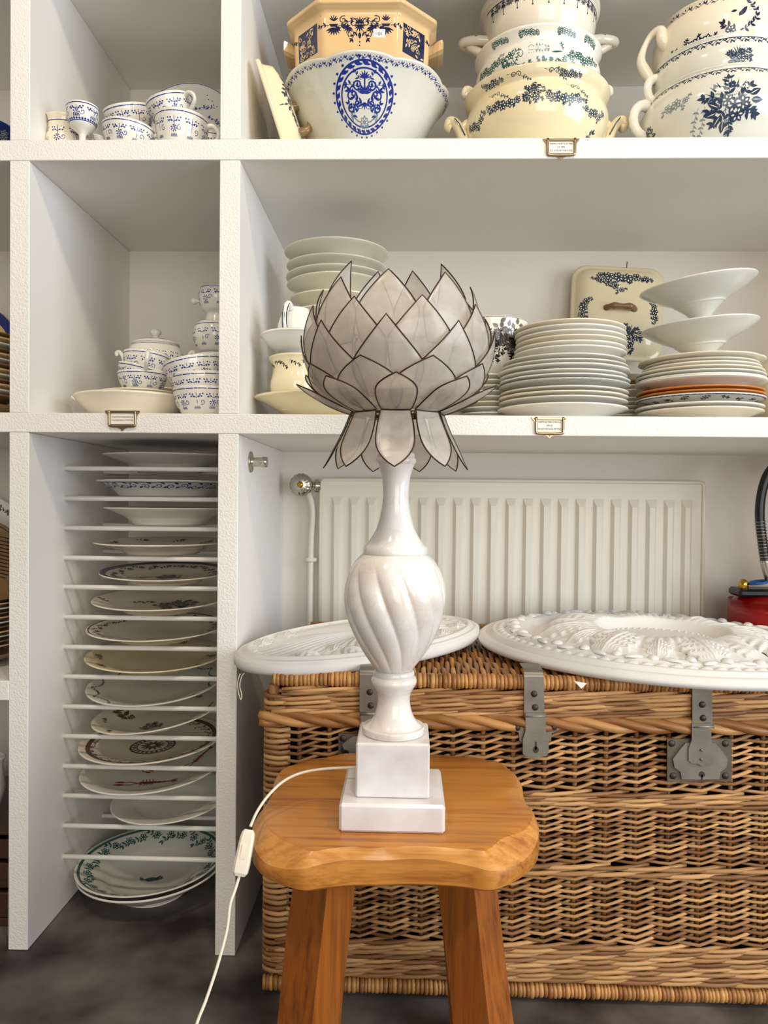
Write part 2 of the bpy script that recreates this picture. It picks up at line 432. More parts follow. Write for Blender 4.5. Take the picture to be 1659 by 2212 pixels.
unit = thing('shelving_unit', 'white painted open shelving unit filling the wall', 'shelving', (XC0, D, 0))
def part(name, mb, mats, parent, label=None):
    # geometry given in world coordinates, object parented without offset
    o = mb.build(name, mats, parent); o.matrix_parent_inverse = Matrix.Translation(-Vector(parent.location)); 
    if label: o['label'] = label
    return o
def board(name, x0, x1, y0, z0, z1, y1=YB, bv=.0012, label=None):
    mb = MB(); box(mb, x0, x1, y0, y1, z0, z1, bv, 0, 1); return part(name, mb, ['paint', 'paint_rough'], unit, label)
board('shelf_board', XL, XR, D, Z_UP0, Z_UP1)
board('shelf_board', XL, XR, D, Z_TOP0, Z_TOP1)
board('shelf_board', XL, XR, D, Z_MID0, Z_MID1)
Z_L1 = WY(8, 1471, D).z; Z_L0 = WY(8, 1513, D).z
board('shelf_board', XL, XA0, D, Z_L0, Z_L1)
for x0, x1 in ((XL, XL + .041), (XA0, XA1), (XC0, XC1), (XR - .041, XR)):
    for z0, z1 in ((.0005, Z_MID0), (Z_MID1, Z_TOP0), (Z_TOP1, Z_UP0)):
        board('upright', x0, x1, D + .0008, z0 + .0003, z1 - .0003)
mb = MB(); box(mb, XL, XR, YB, YB + .011, .0005, Z_UP1); part('back_panel', mb, 'back_paint', unit)

# plate rack dowels
FY = [1011, 1076, 1140, 1205, 1268, 1333, 1398, 1462, 1527, 1591, 1656, 1720, 1785, 1852]
YF, YR = 1.70, 1.925
DZ = []
for v in FY:
    z = WY(300, v + 2, YF).z; DZ.append(z)
    for yy in (YF, YR):
        mb = MB(); tube(mb, [(XA1 - .003, yy, z), (XC0 + .003, yy, z)], .0055, 10); part('dowel', mb, 'dowel', unit)

# brass label holders on the shelf edges
def text_mesh(name, body, size, align='CENTER'):
    c = bpy.data.curves.new(name, 'FONT'); c.body = body; c.size = size; c.align_x = align; c.align_y = 'CENTER'; c.resolution_u = 1
    o = bpy.data.objects.new(name, c); col.objects.link(o)
    bpy.context.view_layer.update()
    me = bpy.data.meshes.new_from_object(o.evaluated_get(bpy.context.evaluated_depsgraph_get()))
    bpy.data.objects.remove(o); bpy.data.curves.remove(c)
    return me
def label_holder(u, v, lines, label, h=.031):
    c = WY(u, v, D); y = D
    wd = .054; t = .0042
    mb = MB()
    x0, x1 = c.x - wd/2, c.x + wd/2; z0, z1 = c.z - h/2 - .002, c.z + h/2
    # rolled frame rails
    tube(mb, spline([(x0, y - .003, z1), (x0, y - .003, z0 + .006), (x0 + .006, y - .003, z0), (x1 - .006, y - .003, z0), (x1, y - .003, z0 + .006), (x1, y - .003, z1)], 4), .0026, 8)
    box(mb, x0, x1, y - .0032, y - .0004, z1 - .0055, z1, .0006)
    box(mb, x0 + .0015, x1 - .0015, y - .0018, y - .0004, z0, z0 + .0045, .0004)
    for sx, xx in ((-1, x0), (1, x1)):      # top ears
        V = [(xx, z1), (xx + sx*.0095, z1), (xx + sx*.008, z1 - .004), (xx + sx*.004, z1 - .008), (xx + sx*.0028, z1 - .016), (xx, z1 - .017)]
        mb.add([(a, y - .0022, b) for a, b in V] + [(a, y - .0003, b) for a, b in V], [list(range(6)), list(range(6, 12))[::-1]] + [[i, (i + 1) % 6, 6 + (i + 1) % 6, 6 + i] for i in range(6)], 0, False)
    V = [(c.x - .017, z0), (c.x - .010, z0 - .0035), (c.x - .005, z0 - .0048), (c.x, z0 - .0098), (c.x + .005, z0 - .0048), (c.x + .010, z0 - .0035), (c.x + .017, z0)]
    mb.add([(a, y - .0022, b) for a, b in V] + [(a, y - .0003, b) for a, b in V], [list(range(7)), list(range(7, 14))[::-1]] + [[i, (i + 1) % 7, 7 + (i + 1) % 7, 7 + i] for i in range(7)], 0, False)
    o = part('label_holder', mb, 'brass', unit, label)
    mb = MB(); box(mb, x0 + .003, x1 - .003, y - .0012, y - .0002, z0 + .004, z1 - .005, .0001)
    k = mb.build('card', 'card', o)
    for (a, b) in ((x0 - .004, z1 - .0035), (x1 + .004, z1 - .0035), (c.x, z0 - .005)):
        mb = MB(); lathe(mb, [(.0015, 0), (.0013, .0007), (0, .001)], 8)
        r = mb.build('rivet', 'bright_brass', o, (a, y - .0022, b), (PI/2, 0, 0))
    zz = (z0 + .004 + z1 - .005)/2; n = len(lines)
    for i, tx in enumerate(lines):
        me = text_mesh('lettering', tx, .0048); me.materials.append(MATS['ink'])
        wt = max(q.co.x for q in me.vertices) - min(q.co.x for q in me.vertices)
        sx = min(1.0, (wd - .009)/wt)
        put('lettering', me, o, (c.x, y - .0015, zz + ((n - 1)/2 - i)*.0068), (PI/2, 0, 0), (sx, 1, 1))
label_holder(1212, 317, ["ENSEMBLE D'ASSIETTES EN TERRE", "DE FER", "SETS OF IRONSTONE PLATES"], 'brass label holder with a card about sets of plates, on the top shelf edge')
label_holder(1187, 918, ["ASSIETTE EN TERRE DE FER \u00c0 LA", "PI\u00c8CE", "IRONSTONE PLATES PER PIECE"], 'brass label holder with a card about plates per piece, on the middle shelf edge')
label_holder(265, 903, ["COLLECTION PORCELAINE MAIN", "PORCELAIN MAIN COLLECTION"], 'brass label holder with a card about porcelain, on the left bay shelf edge', .030)

# ------------------------------------------------------------------ stool
Z_SEAT = .48
stool = thing('wooden_stool', 'honey-varnished chunky wooden stool carrying the lamp', 'stool', (-.012, 1.18, 0))
SX, SY = -.012, 1.18
def pix_plan(pts, Z):
    return [WZ(u, v, Z) for u, v in pts]
# widest outline, read at the height of the seat's side
out_pts = pix_plan([(645, 1882), (700, 1877), (765, 1871), (860, 1869), (950, 1871), (1010, 1876), (1068, 1882), (1125, 1862), (1158, 1832), (1165, 1800),
                    (1150, 1768), (1133, 1735), (1128, 1706), (1118, 1682), (1103, 1660)], .458)
bk = [(.168, 1.384), (.113, 1.389), (.05, 1.387), (-.02, 1.387), (-.09, 1.389), (-.150, 1.384), (-.192, 1.364), (-.212, 1.330), (-.221, 1.29), (-.217, 1.24), (-.212, 1.20), (-.216, 1.15), (-.222, 1.10)]
lf = pix_plan([(545, 1830), (578, 1862)], .458)
plan = [(p.x, p.y) for p in out_pts] + bk + [(p.x, p.y) for p in lf]
def closed_spline(pts, n):
    P = [Vector((a, b, 0)) for a, b in pts]; m_ = len(P); o = []
    for i in range(m_):
        a, b, c, d = P[i - 1], P[i], P[(i + 1) % m_], P[(i + 2) % m_]
        for k in range(n):
            t = k/n; o.append(.5*((2*b) + (c - a)*t + (2*a - 5*b + 4*c - d)*t*t + (3*b - a - 3*c + d)*t**3))
    return o
ol = closed_spline(plan, 6); n = len(ol)
cx = sum(p.x for p in ol)/n; cyy = sum(p.y for p in ol)/n
mb = MB()
rings = []
def seat_ring(inset, cin, z, drop=0.):
    R = []
    for i, p in enumerate(ol):
        a = math.atan2(p.y - cyy, p.x - cx); k6 = abs(math.sin(2*a))**7
        k = inset + (cin - inset)*k6 + inset*.22*(math.sin(9*a + .8) + .7*math.sin(17*a + 2))
        d = Vector((p.x - cx, p.y - cyy, 0)); l = d.length; q = d*((l - k)/l)
        R.append((q.x + cx, q.y + cyy, z - drop*k6 - (.0011*math.sin(11*a + 1) if .463 < z < .4795 and drop else 0)))
    return R
bands = (((.06, .06, .4275), (.008, .022, .4275)), ((.008, .022, .4275), (.004, .012, .4288), (.001, .004, .4325)), ((.001, .004, .4325), (.0, .0, .448), (.0008, .003, .4655, .012)),
         ((.0008, .003, .4655, .012), (.005, .017, .473, .005), (.0095, .031, .4784, .001)), ((.0095, .031, .4784, .001), (.013, .037, .48, 0), (.06, .06, .48)))
for bd_ in bands:
    rings = [seat_ring(*q) for q in bd_]
    V = [p for R in rings for p in R]; F = []
    for i in range(len(rings) - 1):
        for k in range(n):
            l = (k + 1) % n; F.append([i*n + k, i*n + l, (i + 1)*n + l, (i + 1)*n + k])
    mb.add(V, F, 1 if bd_ is bands[3] else 0, True)
    if bd_ is bands[-1]: b0 = (len(rings) - 1)*n; mb.add(rings[-1] + [(cx, cyy, .48)], [[n, k, (k + 1) % n] for k in range(n)], 0, True)
    if bd_ is bands[0]: mb.add(rings[0] + [(cx, cyy, .4275)], [[n, (k + 1) % n, k] for k in range(n)], 0, True)
part('seat', mb, ['stool_wood', 'stool_worn'], stool)
def stool_leg(top, bot, w0, w1, seed):
    r = random.Random(seed); mb = MB(); V = []; F = []; K = 4; M = 12
    for i in range(M + 1):
        t = i/M; c = Vector(top)*(1 - t) + Vector(bot)*t
        wd = (w0*(1 - t) + w1*t)*(1 + .05*math.sin(t*7 + seed) + .12*max(0, .15 - t)/.15*0)
        for k in range(K):
            a = 2*PI*k/K - PI/2 + .13
            rr = wd*1.04*(1 + .05*math.sin(k*2.1 + seed + t*2.4) + .02*math.cos(k*3 + t*9))
            V.append((c.x + rr*math.cos(a), c.y + rr*math.sin(a), c.z))
    for i in range(M):
        for k in range(K):
            l = (k + 1) % K; F.append([i*K + k, (i + 1)*K + k, (i + 1)*K + l, i*K + l])
    F.append(list(range(K))); F.append([M*K + k for k in range(K)][::-1])
    mb.add(V, F, 0, False)
    return mb
tl = WY(702, 1912, 1.06); bl = WY(668, 2212, 1.035)
tr_ = WY(1012, 1912, 1.06); br = WY(1046, 2212, 1.035)
def ext(a, b, z): 
    t = (z - a.z)/(b.z - a.z); return a + (b - a)*t
for a, b, s_ in ((tl, bl, 1), (tr_, br, 2)):
    part('leg', stool_leg(ext(a, b, .438), ext(a, b, 0.0005), .040, .0455, s_), 'leg_wood', stool)
for sx, s_ in ((-1, 3), (1, 4)):
    part('leg', stool_leg((SX + sx*.100, 1.285, .438), (SX + sx*.135, 1.31, .0005), .034, .036, s_), 'leg_wood', stool)

# ------------------------------------------------------------------ lamp
LX, LY = -.0155, 1.118
lamp = thing('table_lamp', 'alabaster urn table lamp with a lotus shade of capiz shell petals', 'lamp', (LX, LY, Z_SEAT + .0005))
PXM = FPX/LY
def lz(v): return WY(848, v, LY).z
ZB = Z_SEAT + .0006
def lpart(name, mb, mats, label=None, parent=None):
    o = mb.build(name, mats, parent or lamp)
    if parent is None: o.matrix_parent_inverse = Matrix.Translation(-Vector(lamp.location))
    if label: o['label'] = label
    return o
H1_ = ZB + .0405; H2_ = lz(1588) - .0
mb = MB(); box(mb, LX - .0742, LX + .0742, LY - .0742, LY + .0742, ZB, H1_, .004); lpart('plinth', mb, 'alabaster_block')
H2_ = H1_ + .0785
mb = MB(); box(mb, LX - .0525, LX + .0525, LY - .0525, LY + .0525, H1_ + .0003, H2_, .0025); lpart('cube_block', mb, 'alabaster_block')
def lz2(v): # heights above the cube, read on the axis
    return lz(v)
def lprof(pts, top=None):
    return smooth_prof([(r/PXM, lz(v)) for r, v in pts], 5)
zf = H2_ + .0003
mb = MB()
foot = [(0, zf), (66/PXM, zf), (67.5/PXM, zf + .002), (67.5/PXM, zf + .009), (66/PXM, zf + .0115)] + smooth_prof([(64/PXM, lz(1569)), (55/PXM, lz(1562)), (45/PXM, lz(1549)), (38.5/PXM, lz(1533)), (35/PXM, lz(1513)), (36.5/PXM, lz(1497)), (40/PXM, lz(1490)), (42/PXM, lz(1486))], 5)
foot += smooth_prof([(43/PXM, lz(1485)), (47/PXM, lz(1478)), (49.5/PXM, lz(1470)), (47/PXM, lz(1462)), (43.5/PXM, lz(1460)), (44.5/PXM, lz(1455)), (43/PXM, lz(1449)), (40/PXM, lz(1447))], 4) + [(0, lz(1447))]
lathe(mb, [(r, z) for r, z in foot], 64); mb.v = [(x + LX, y + LY, z) for x, y, z in mb.v]
lpart('foot', mb, 'alabaster')
# swirled urn
up = smooth_prof([(r/PXM, lz(v)) for r, v in ((38, 1448), (56, 1425), (76, 1395), (93, 1362), (105, 1328), (110, 1295), (107.5, 1262), (98, 1232), (86, 1212), (76, 1201), (71, 1197))], 7)
zt, zb_ = up[-1][1], up[0][1]
def swirl(th, i, z):
    s_ = (z - zb_)/(zt - zb_)
    fade = max(0., min(1., (.93 - s_)/.16))*max(0., min(1., (s_ + .02)/.12))
    ph = th - .92*(1 - s_)
    g = abs(math.sin(6.0*ph))
    return 1 - .085*fade*(1 - g**.45)
mb = MB(); lathe(mb, [(0, up[0][1])] + up + [(0, up[-1][1])], 240, swirl); mb.v = [(x + LX, y + LY, z) for x, y, z in mb.v]
lpart('swirled_urn', mb, 'alabaster', 'swirl-fluted alabaster urn')
nk = [(0, lz(1197)), (69/PXM, lz(1197)), (70/PXM, lz(1194)), (69.5/PXM, lz(1184))] + smooth_prof([(67/PXM, lz(1180)), (55/PXM, lz(1166)), (42/PXM, lz(1143)), (33/PXM, lz(1112)), (28.5/PXM, lz(1085)), (28/PXM, lz(1058)), (31/PXM, lz(1030)), (38/PXM, lz(1008)), (39.5/PXM, lz(1003))], 6) + smooth_prof([(42/PXM, lz(1001)), (44/PXM, lz(996)), (42/PXM, lz(990)), (40/PXM, lz(989)), (40.5/PXM, lz(984)), (38/PXM, lz(978))], 3) + [(.02, lz(978)), (.0, lz(978))]
mb = MB(); lathe(mb, nk, 64); mb.v = [(x + LX, y + LY, z) for x, y, z in mb.v]
lpart('neck', mb, 'alabaster')
mb = MB(); lathe(mb, [(0, lz(979)), (.011, lz(979)), (.011, lz(900)), (.019, lz(898)), (.019, lz(850)), (.014, lz(845)), (0, lz(845))], 24); mb.v = [(x + LX, y + LY, z) for x, y, z in mb.v]
lpart('lamp_holder', mb, 'bright_brass')
# shade: nine petals to a row
ZW = lz(889); RW = 97/PXM
hub = MB()
P9 = [(LX + RW*math.sin((k + .5)*2*PI/9), LY - RW*math.cos((k + .5)*2*PI/9), ZW) for k in range(9)]
tube(hub, P9, .0017, 6, closed=True)
for k in (0, 3, 6): tube(hub, [P9[k], (LX, LY, ZW)], .0013, 6)
lpart('waist_wire', hub, 'wire', 'dark wire hoop at the waist of the shade')
def petal(ang, rb, zb, rt, zt_, wd, wb, wpos, bulge, kind, bend=0.0):
    # base (rb, zb) to tip (rt, zt_); wd widest, wb base width
    er = Vector((math.sin(ang), -math.cos(ang), 0)); et = Vector((math.cos(ang), math.sin(ang), 0)); ez = Vector((0, 0, 1))
    Ln = math.hypot(rt - rb, zt_ - zb); du = Vector((rt - rb, zt_ - zb))/Ln; nn = Vector((du.y, -du.x))   # outward normal in (r,z)
    M = 14
    def half(t):
        if t <= wpos: 
            q = t/wpos; return (wb + (wd - wb)*math.sin(q*PI/2)**.9)/2
        q = (t - wpos)/(1 - wpos); return wd/2*(1 - q**1.22 if kind == 'kite' else (1 - q**2.1)**.95 if kind == 'ogive' else (1 - q**1.6))
    def pos(t, v, off=0.):
        h = bulge*4*t*(1 - t) + bend*t*t
        curve = -v*v/(2*max(rb, rt))*.75
        r = rb + du.x*Ln*t + nn.x*(h + off + curve); z = zb + du.y*Ln*t + nn.y*(h + off + curve)
        return er*r + et*v + ez*z + Vector((LX, LY, 0))
    mb = MB(); V = []; F = []; K = 4
    for side, off in ((0, .0004), (1, -.0004)):
        for i in range(M + 1):
            t = i/M
            for k in range(-K, K + 1): V.append(pos(t, half(t)*k/K, off))
    C_ = 2*K + 1; S_ = (M + 1)*C_
    for i in range(M):
        for k in range(C_ - 1):
            a = i*C_ + k
            F.append([a, a + 1, a + C_ + 1, a + C_]); F.append([S_ + a, S_ + a + C_, S_ + a + C_ + 1, S_ + a + 1])
        for k, fl in ((0, 1), (C_ - 1, 0)):
            a = i*C_ + k; e = [a, a + C_, S_ + a + C_, S_ + a]; F.append(e if fl else e[::-1])
    mb.add(V, F, 0, True)
    p = lpart('petal', mb, 'capiz')
    rim = [pos(i/M, -half(i/M)) for i in range(M + 1)] + [pos(i/M, half(i/M)) for i in range(M - 1, -1, -1)]
    mb = MB(); tube(mb, rim, .00105, 5, closed=True); lpart('wire_rim', mb, 'wire', parent=p)
S9 = 2*PI/9
px = lambda a: a/PXM
rows = [
 # offset, base r/v, tip r/v, width, base width, wpos, bulge, kind, which
 (0.00, 97, 897, 156, 1012, 78, 60, .52, .004, 'ogive', range(9)),
 (0.00, 97, 896, 213, 840, 82, 60, .55, .004, 'ogive', range(9)),
 (0.50, 95, 895, 203, 803, 134, 66, .50, .012, 'ogive', range(9)),
 (-.12, 122, 874, 207, 730, 140, 84, .46, .018, 'kite', range(9)),
 (.38, 163, 828, 190, 684, 132, 104, .42, .014, 'kite', range(9)),
 (-.12, 176, 772, 158, 630, 124, 100, .42, .008, 'kite', range(9)),
 (.12, 160, 695, 114, 552, 104, 80, .42, .006, 'kite', (3, 4, 5, 6))]
for off, rb, vb, rt, vt, wd, wb, wp, bu, kd, which in rows:
    for k in which:
        j = rnd.uniform(-.02, .02)
        petal((k + off)*S9 + j, px(rb), lz(vb) + rnd.uniform(-.001, .001), px(rt)*(1 + rnd.uniform(-.012, .012)), lz(vt) + rnd.uniform(-.002, .002), px(wd), px(wb), wp, bu, kd)
# cord with an inline switch
cz = H1_ + .022
cpts = [(LX - .0525, LY + .01, cz)] + [tuple(WY(u, v, y)) for u, v, y in ((700, 1661, 1.14), (650, 1670, 1.13), (612, 1688, 1.11), (580, 1718, 1.085), (556, 1752, 1.06), (541, 1785, 1.03))]
mb = MB(); tube(mb, spline(cpts, 6), .0021, 8)
sA = WY(538, 1792, 1.02); sB = WY(519, 1886, 1.0)
cp2 = [tuple(sB)] + [tuple(WY(u, v, y)) for u, v, y in ((508, 1922, .99), (497, 1955, .98), (490, 2010, .97), (470, 2085, .95), (445, 2160, .93), (425, 2212, .915), (405, 2290, .90))]
endp = WY(395, 2400, .90); cp2 += [(endp.x, .89, .25), (endp.x - .03, .87, .08), (endp.x - .08, .85, .0035), (endp.x - .2, .8, .0025), (endp.x - .42, .86, .0025)]
tube(mb, spline(cp2, 6), .0021, 8); tube(mb, [sA, sB], .0018, 8)
lpart('cord', mb, 'cord', 'white power cord trailing off the stool')
ax = (sB - sA).normalized(); sd = ax.cross(Vector((0, 1, 0))).normalized(); fr = sd.cross(ax)
mb = MB(); V = []; F = []
st = [(0, .006), (.004, .0085), (.010, .0095), (.045, .0105), (.054, .0098), (.058, .007)]
for t, hw in st:
    c = sA + ax*t
    for a, b in ((-1, -.55), (-.7, -.8), (.7, -.8), (1, -.55), (1, .55), (.7, .8), (-.7, .8), (-1, .55)): V.append(c + sd*(a*hw) + fr*(b*hw))
for i in range(len(st) - 1):
    for k in range(8): l = (k + 1) % 8; F.append([i*8 + k, i*8 + l, (i + 1)*8 + l, (i + 1)*8 + k])
F.append(list(range(8))[::-1]); F.append([(len(st) - 1)*8 + k for k in range(8)])
mb.add(V, F, 0, False); swi = lpart('cord_switch', mb, 'cord', 'white inline switch on the cord')
mb = MB(); c0 = sA + ax*.018 - fr*.0078
for t, hh in ((0, .0), (.003, .0014), (.018, .0010), (.021, 0)):
    c = c0 + ax*t - fr*hh
    mb.v += [c - sd*.0035, c + sd*.0035]
mb.f = [[0, 1, 3, 2], [2, 3, 5, 4], [4, 5, 7, 6]]; mb.m = [0]*3; mb.sm = [True]*3
lpart('rocker', mb, 'cord', parent=swi)

# ------------------------------------------------------------------ wicker hamper
BY = 1.425; BX0, BX1 = -.262, .80; BYB = 2.02
hz = lambda v: WY(950, v, BY).z
hamper = thing('wicker_hamper', 'large lidded wicker hamper with metal hasps standing in the lower bay', 'hamper', (BX0, BY, 0))
def hpart(name, mb, mats, label=None, kind=None):
    o = part(name, mb, mats, hamper, label)
    if kind: o['kind'] = kind
    return o
Z_LID = hz(1468)
# added dark box standing in for the shade of the hollow inside
mb = MB(); box(mb, BX0 + .022, BX1 - .022, BY + .022, BYB - .02, .03, Z_LID - .02, .004); hpart('shade_box', mb, 'hollow_shade')
# stakes
ST = .0585; stakes = []
x = BX0 + .062
while x < BX1 - .01: stakes.append(x); x += ST*rnd.uniform(.96, 1.04)
for x in stakes:
    mb = MB(); tube(mb, [(x, BY + .008, .03), (x, BY + .008, hz(1560))], .0048, 6); hpart('stake', mb, 'willow_dark')
side_st = [BY + .06 + i*.0585 for i in range(10)]
def rand_row(mb, z, dz, r, xs, fr, sx0, sx1, jit):
    # one slewed row: every rod passes before one stake, slants up, and slips behind the next
    for i, x in enumerate(xs):
        d = ST
        j = rnd.uniform(-jit, jit)
        p = [(x - d*.98, fr + .014, z - dz*.02 + j), (x - d*.62, fr + .006, z + j), (x - d*.28, fr - .001, z + j), (x + .001, fr - .0045, z + j + rnd.uniform(-.0005, .0005)), (x + d*.22, fr - .003, z + dz*.28 + j), (x + d*.55, fr + .001, z + dz*.72 + j), (x + d*.82, fr + .008, z + dz*.95 + j), (x + d*1.02, fr + .015, z + dz + j)]
        p = [(min(max(a, sx0), sx1), b, c) for a, b, c in p if sx0 - .03 < a < sx1 + .03]
        q = []
        for t in p:
            if not q or (Vector(t) - Vector(q[-1])).length > .003: q.append(t)
        if len(q) > 2: tube(mb, q, r*rnd.uniform(.88, 1.08), 6)
def wale(mb, z, r, x0, x1, fr, step, ph=0., lift=.006):
    # twined rods: long overlapping strokes
    x = x0 - step*ph
    while x < x1:
        a, b = max(x, x0), min(x + step*2.25, x1)
        if b - a > .02:
            q = []
            for k in range(7):
                t = k/6; xx = x + step*2.25*t
                if xx < x0 - .001 or xx > x1 + .001: continue
                q.append((xx, fr - .0045*math.sin(PI*t) + .011*(abs(2*t - 1))**2, z - lift/2 + lift*t + rnd.uniform(-.0005, .0005)))
            if len(q) > 2: tube(mb, q, r*rnd.uniform(.9, 1.1), 6)
        x += step*rnd.uniform(.95, 1.05)
def rand_band(v0, v1, nrow, r=.0041):
    za, zb = hz(v1), hz(v0)
    for i in range(nrow):
        z = za + (zb - za)*(i + .5)/nrow; k = .85 + .3*math.sin(i*.9)*.3
        mb = MB(); rand_row(mb, z, (zb - za)/nrow*1.0, r*k, stakes, BY, BX0 + .03, BX1, .0008)
        hpart('weaver_row', mb, 'willow')
def wale_band(v0, v1, nrow, r=.0052, step=.075, lift=.006, name='waling_row'):
    za, zb = hz(v1), hz(v0)
    for i in range(nrow):
        z = za + (zb - za)*(i + .5)/nrow
        mb = MB(); wale(mb, z, r, BX0 + .004, BX1, BY - .002, step, rnd.random(), lift); hpart(name, mb, 'willow')
rand_band(1580, 1703, 8, .0041)
wale_band(1703, 1733, 3, .0043, .07, .008)
rand_band(1733, 1858, 10, .0036)
wale_band(1858, 1884, 2, .0046, .07, .008)
rand_band(1884, 2030, 11, .0038)
wale_band(2030, 2112, 8, .0044, .07, .009)
# wrapped foot border and lid rim: separate coils of one bound roll
def coil_mesh(r, w_):
    mb = MB(); V = []; F = []; S_ = 10
    for i, (xx, k) in enumerate(((-.5, .80), (-.25, .97), (.25, .97), (.5, .80))):
        for s_ in range(S_): a = 2*PI*s_/S_; V.append((xx*w_, r*k*math.cos(a), r*k*math.sin(a)*1.0))
    for i in range(3):
        for s_ in range(S_): l = (s_ + 1) % S_; F.append([i*S_ + s_, (i + 1)*S_ + s_, (i + 1)*S_ + l, i*S_ + l])
    F.append(list(range(S_))); F.append([3*S_ + s_ for s_ in range(S_)][::-1])
    mb.add(V, F, 0, True); return mb.mesh('binding', ['willow_rim'])
cm = [coil_mesh(.0150, .0080), coil_mesh(.0146, .0066), coil_mesh(.0155, .0095)]
def binding_run(x0, x1, y, z, lean):
    x = x0; i = 0
    while x < x1:
        k = rnd.randrange(3); wd = (.0080, .0066, .0095)[k]
        o = put('binding', cm[k], hamper, (x + wd/2, y + rnd.uniform(-.0006, .0006), z + rnd.uniform(-.0008, .0008)), (rnd.uniform(-.3, .3), rnd.uniform(-.04, .04), lean + rnd.uniform(-.06, .06)))
        o.matrix_parent_inverse = Matrix.Translation(-Vector(hamper.location)); x += wd*.97
binding_run(BX0 - .004, BX1, BY + .002, hz(2132), .05)
ZR = hz(1472)
binding_run(BX0 + .012, BX1, BY + .004, ZR, 0.)
# lid side and its thick twisted border
wale_band(1488, 1544, 6, .0042, .085, .013, 'lid_row')
def rope(z, r, name):
    for s_ in range(3):
        mb = MB(); x = BX0 - .012; ph = s_*2*PI/3; q = []
        while x < BX1:
            a = x*2*PI/.20 + ph
            q.append((x, BY - .004 + r*.75*math.cos(a), z + r*.75*math.sin(a))); x += .012
        tube(mb, q, r*.82, 8); hpart(name, mb, 'willow_rim')
rope(hz(1557), .0105, 'border_rod')
# corner posts wrapped by the rows
mb = MB(); tube(mb, [(BX0 + .012, BY + .014, .02), (BX0 + .012, BY + .014, hz(1488))], .0105, 10); hpart('corner_post', mb, 'willow')
zz = hz(2105); i = 0
while zz < hz(1500):
    mb = MB(); a = rnd.uniform(-.002, .002); rr = .0048 if zz < hz(1560) or True else .0055
    q = [(BX0 + .045, BY + .004, zz + .001), (BX0 + .026, BY - .002, zz), (BX0 + .010, BY - .0005, zz + a), (BX0 - .001, BY + .006, zz + a), (BX0 - .003, BY + .016, zz + .002), (BX0 + .001, BY + .032, zz + .003), (BX0 + .004, BY + .055, zz + .003)]
    tube(mb, spline(q, 3), rr, 6); hpart('corner_loop', mb, 'willow'); zz += .0108*rnd.uniform(.92, 1.1)
# left side: plain woven rows
for s_ in side_st:
    mb = MB(); tube(mb, [(BX0 + .010, s_, .03), (BX0 + .010, s_, hz(1560))], .0048, 6); hpart('stake', mb, 'willow_dark')
zz = .03; i = 0
while zz < hz(1495):
    q = []
    for k in range(21):
        y = BY + .02 + (BYB - BY - .03)*k/20
        q.append((BX0 + .008 + .006*math.cos(PI*k + i*PI), y, zz))
    mb = MB(); tube(mb, q, .0050, 6); hpart('side_row', mb, 'willow'); zz += .0105; i += 1
# lid top: ribs run front to back
x = BX0 + .016; i = 0
while x < BX1:
    q = []
    for k in range(13):
        y = BY + .012 + (BYB - BY - .02)*k/12
        q.append((x + .002*math.sin(k*1.7 + i), y, Z_LID - .001 + .0042*math.cos(PI*k + i*PI) + .004*math.sin(PI*k/12)))
    mb = MB(); tube(mb, q, .0052, 6); hpart('lid_rib', mb, 'willow_rim'); x += .0098; i += 1
mb = MB(); box(mb, BX0 + .012, BX1 - .01, BY + .012, BYB - .006, Z_LID - .012, Z_LID - .005, .001); hpart('lid_core', mb, 'willow_dark')
mb = MB(); tube(mb, [(BX0 + .01, BYB - .01, Z_LID + .001), (BX1, BYB - .01, Z_LID + .001)], .011, 8); hpart('lid_back_border', mb, 'willow_rim')
mb = MB(); box(mb, BX0 + .01, BX1 - .01, BYB - .02, BYB - .012, .02, Z_LID - .005, .001); hpart('back_weave', mb, 'willow_dark')
mb = MB(); box(mb, BX1 - .012, BX1, BY + .01, BYB - .012, .02, Z_LID - .005, .001); hpart('end_weave', mb, 'willow_dark')

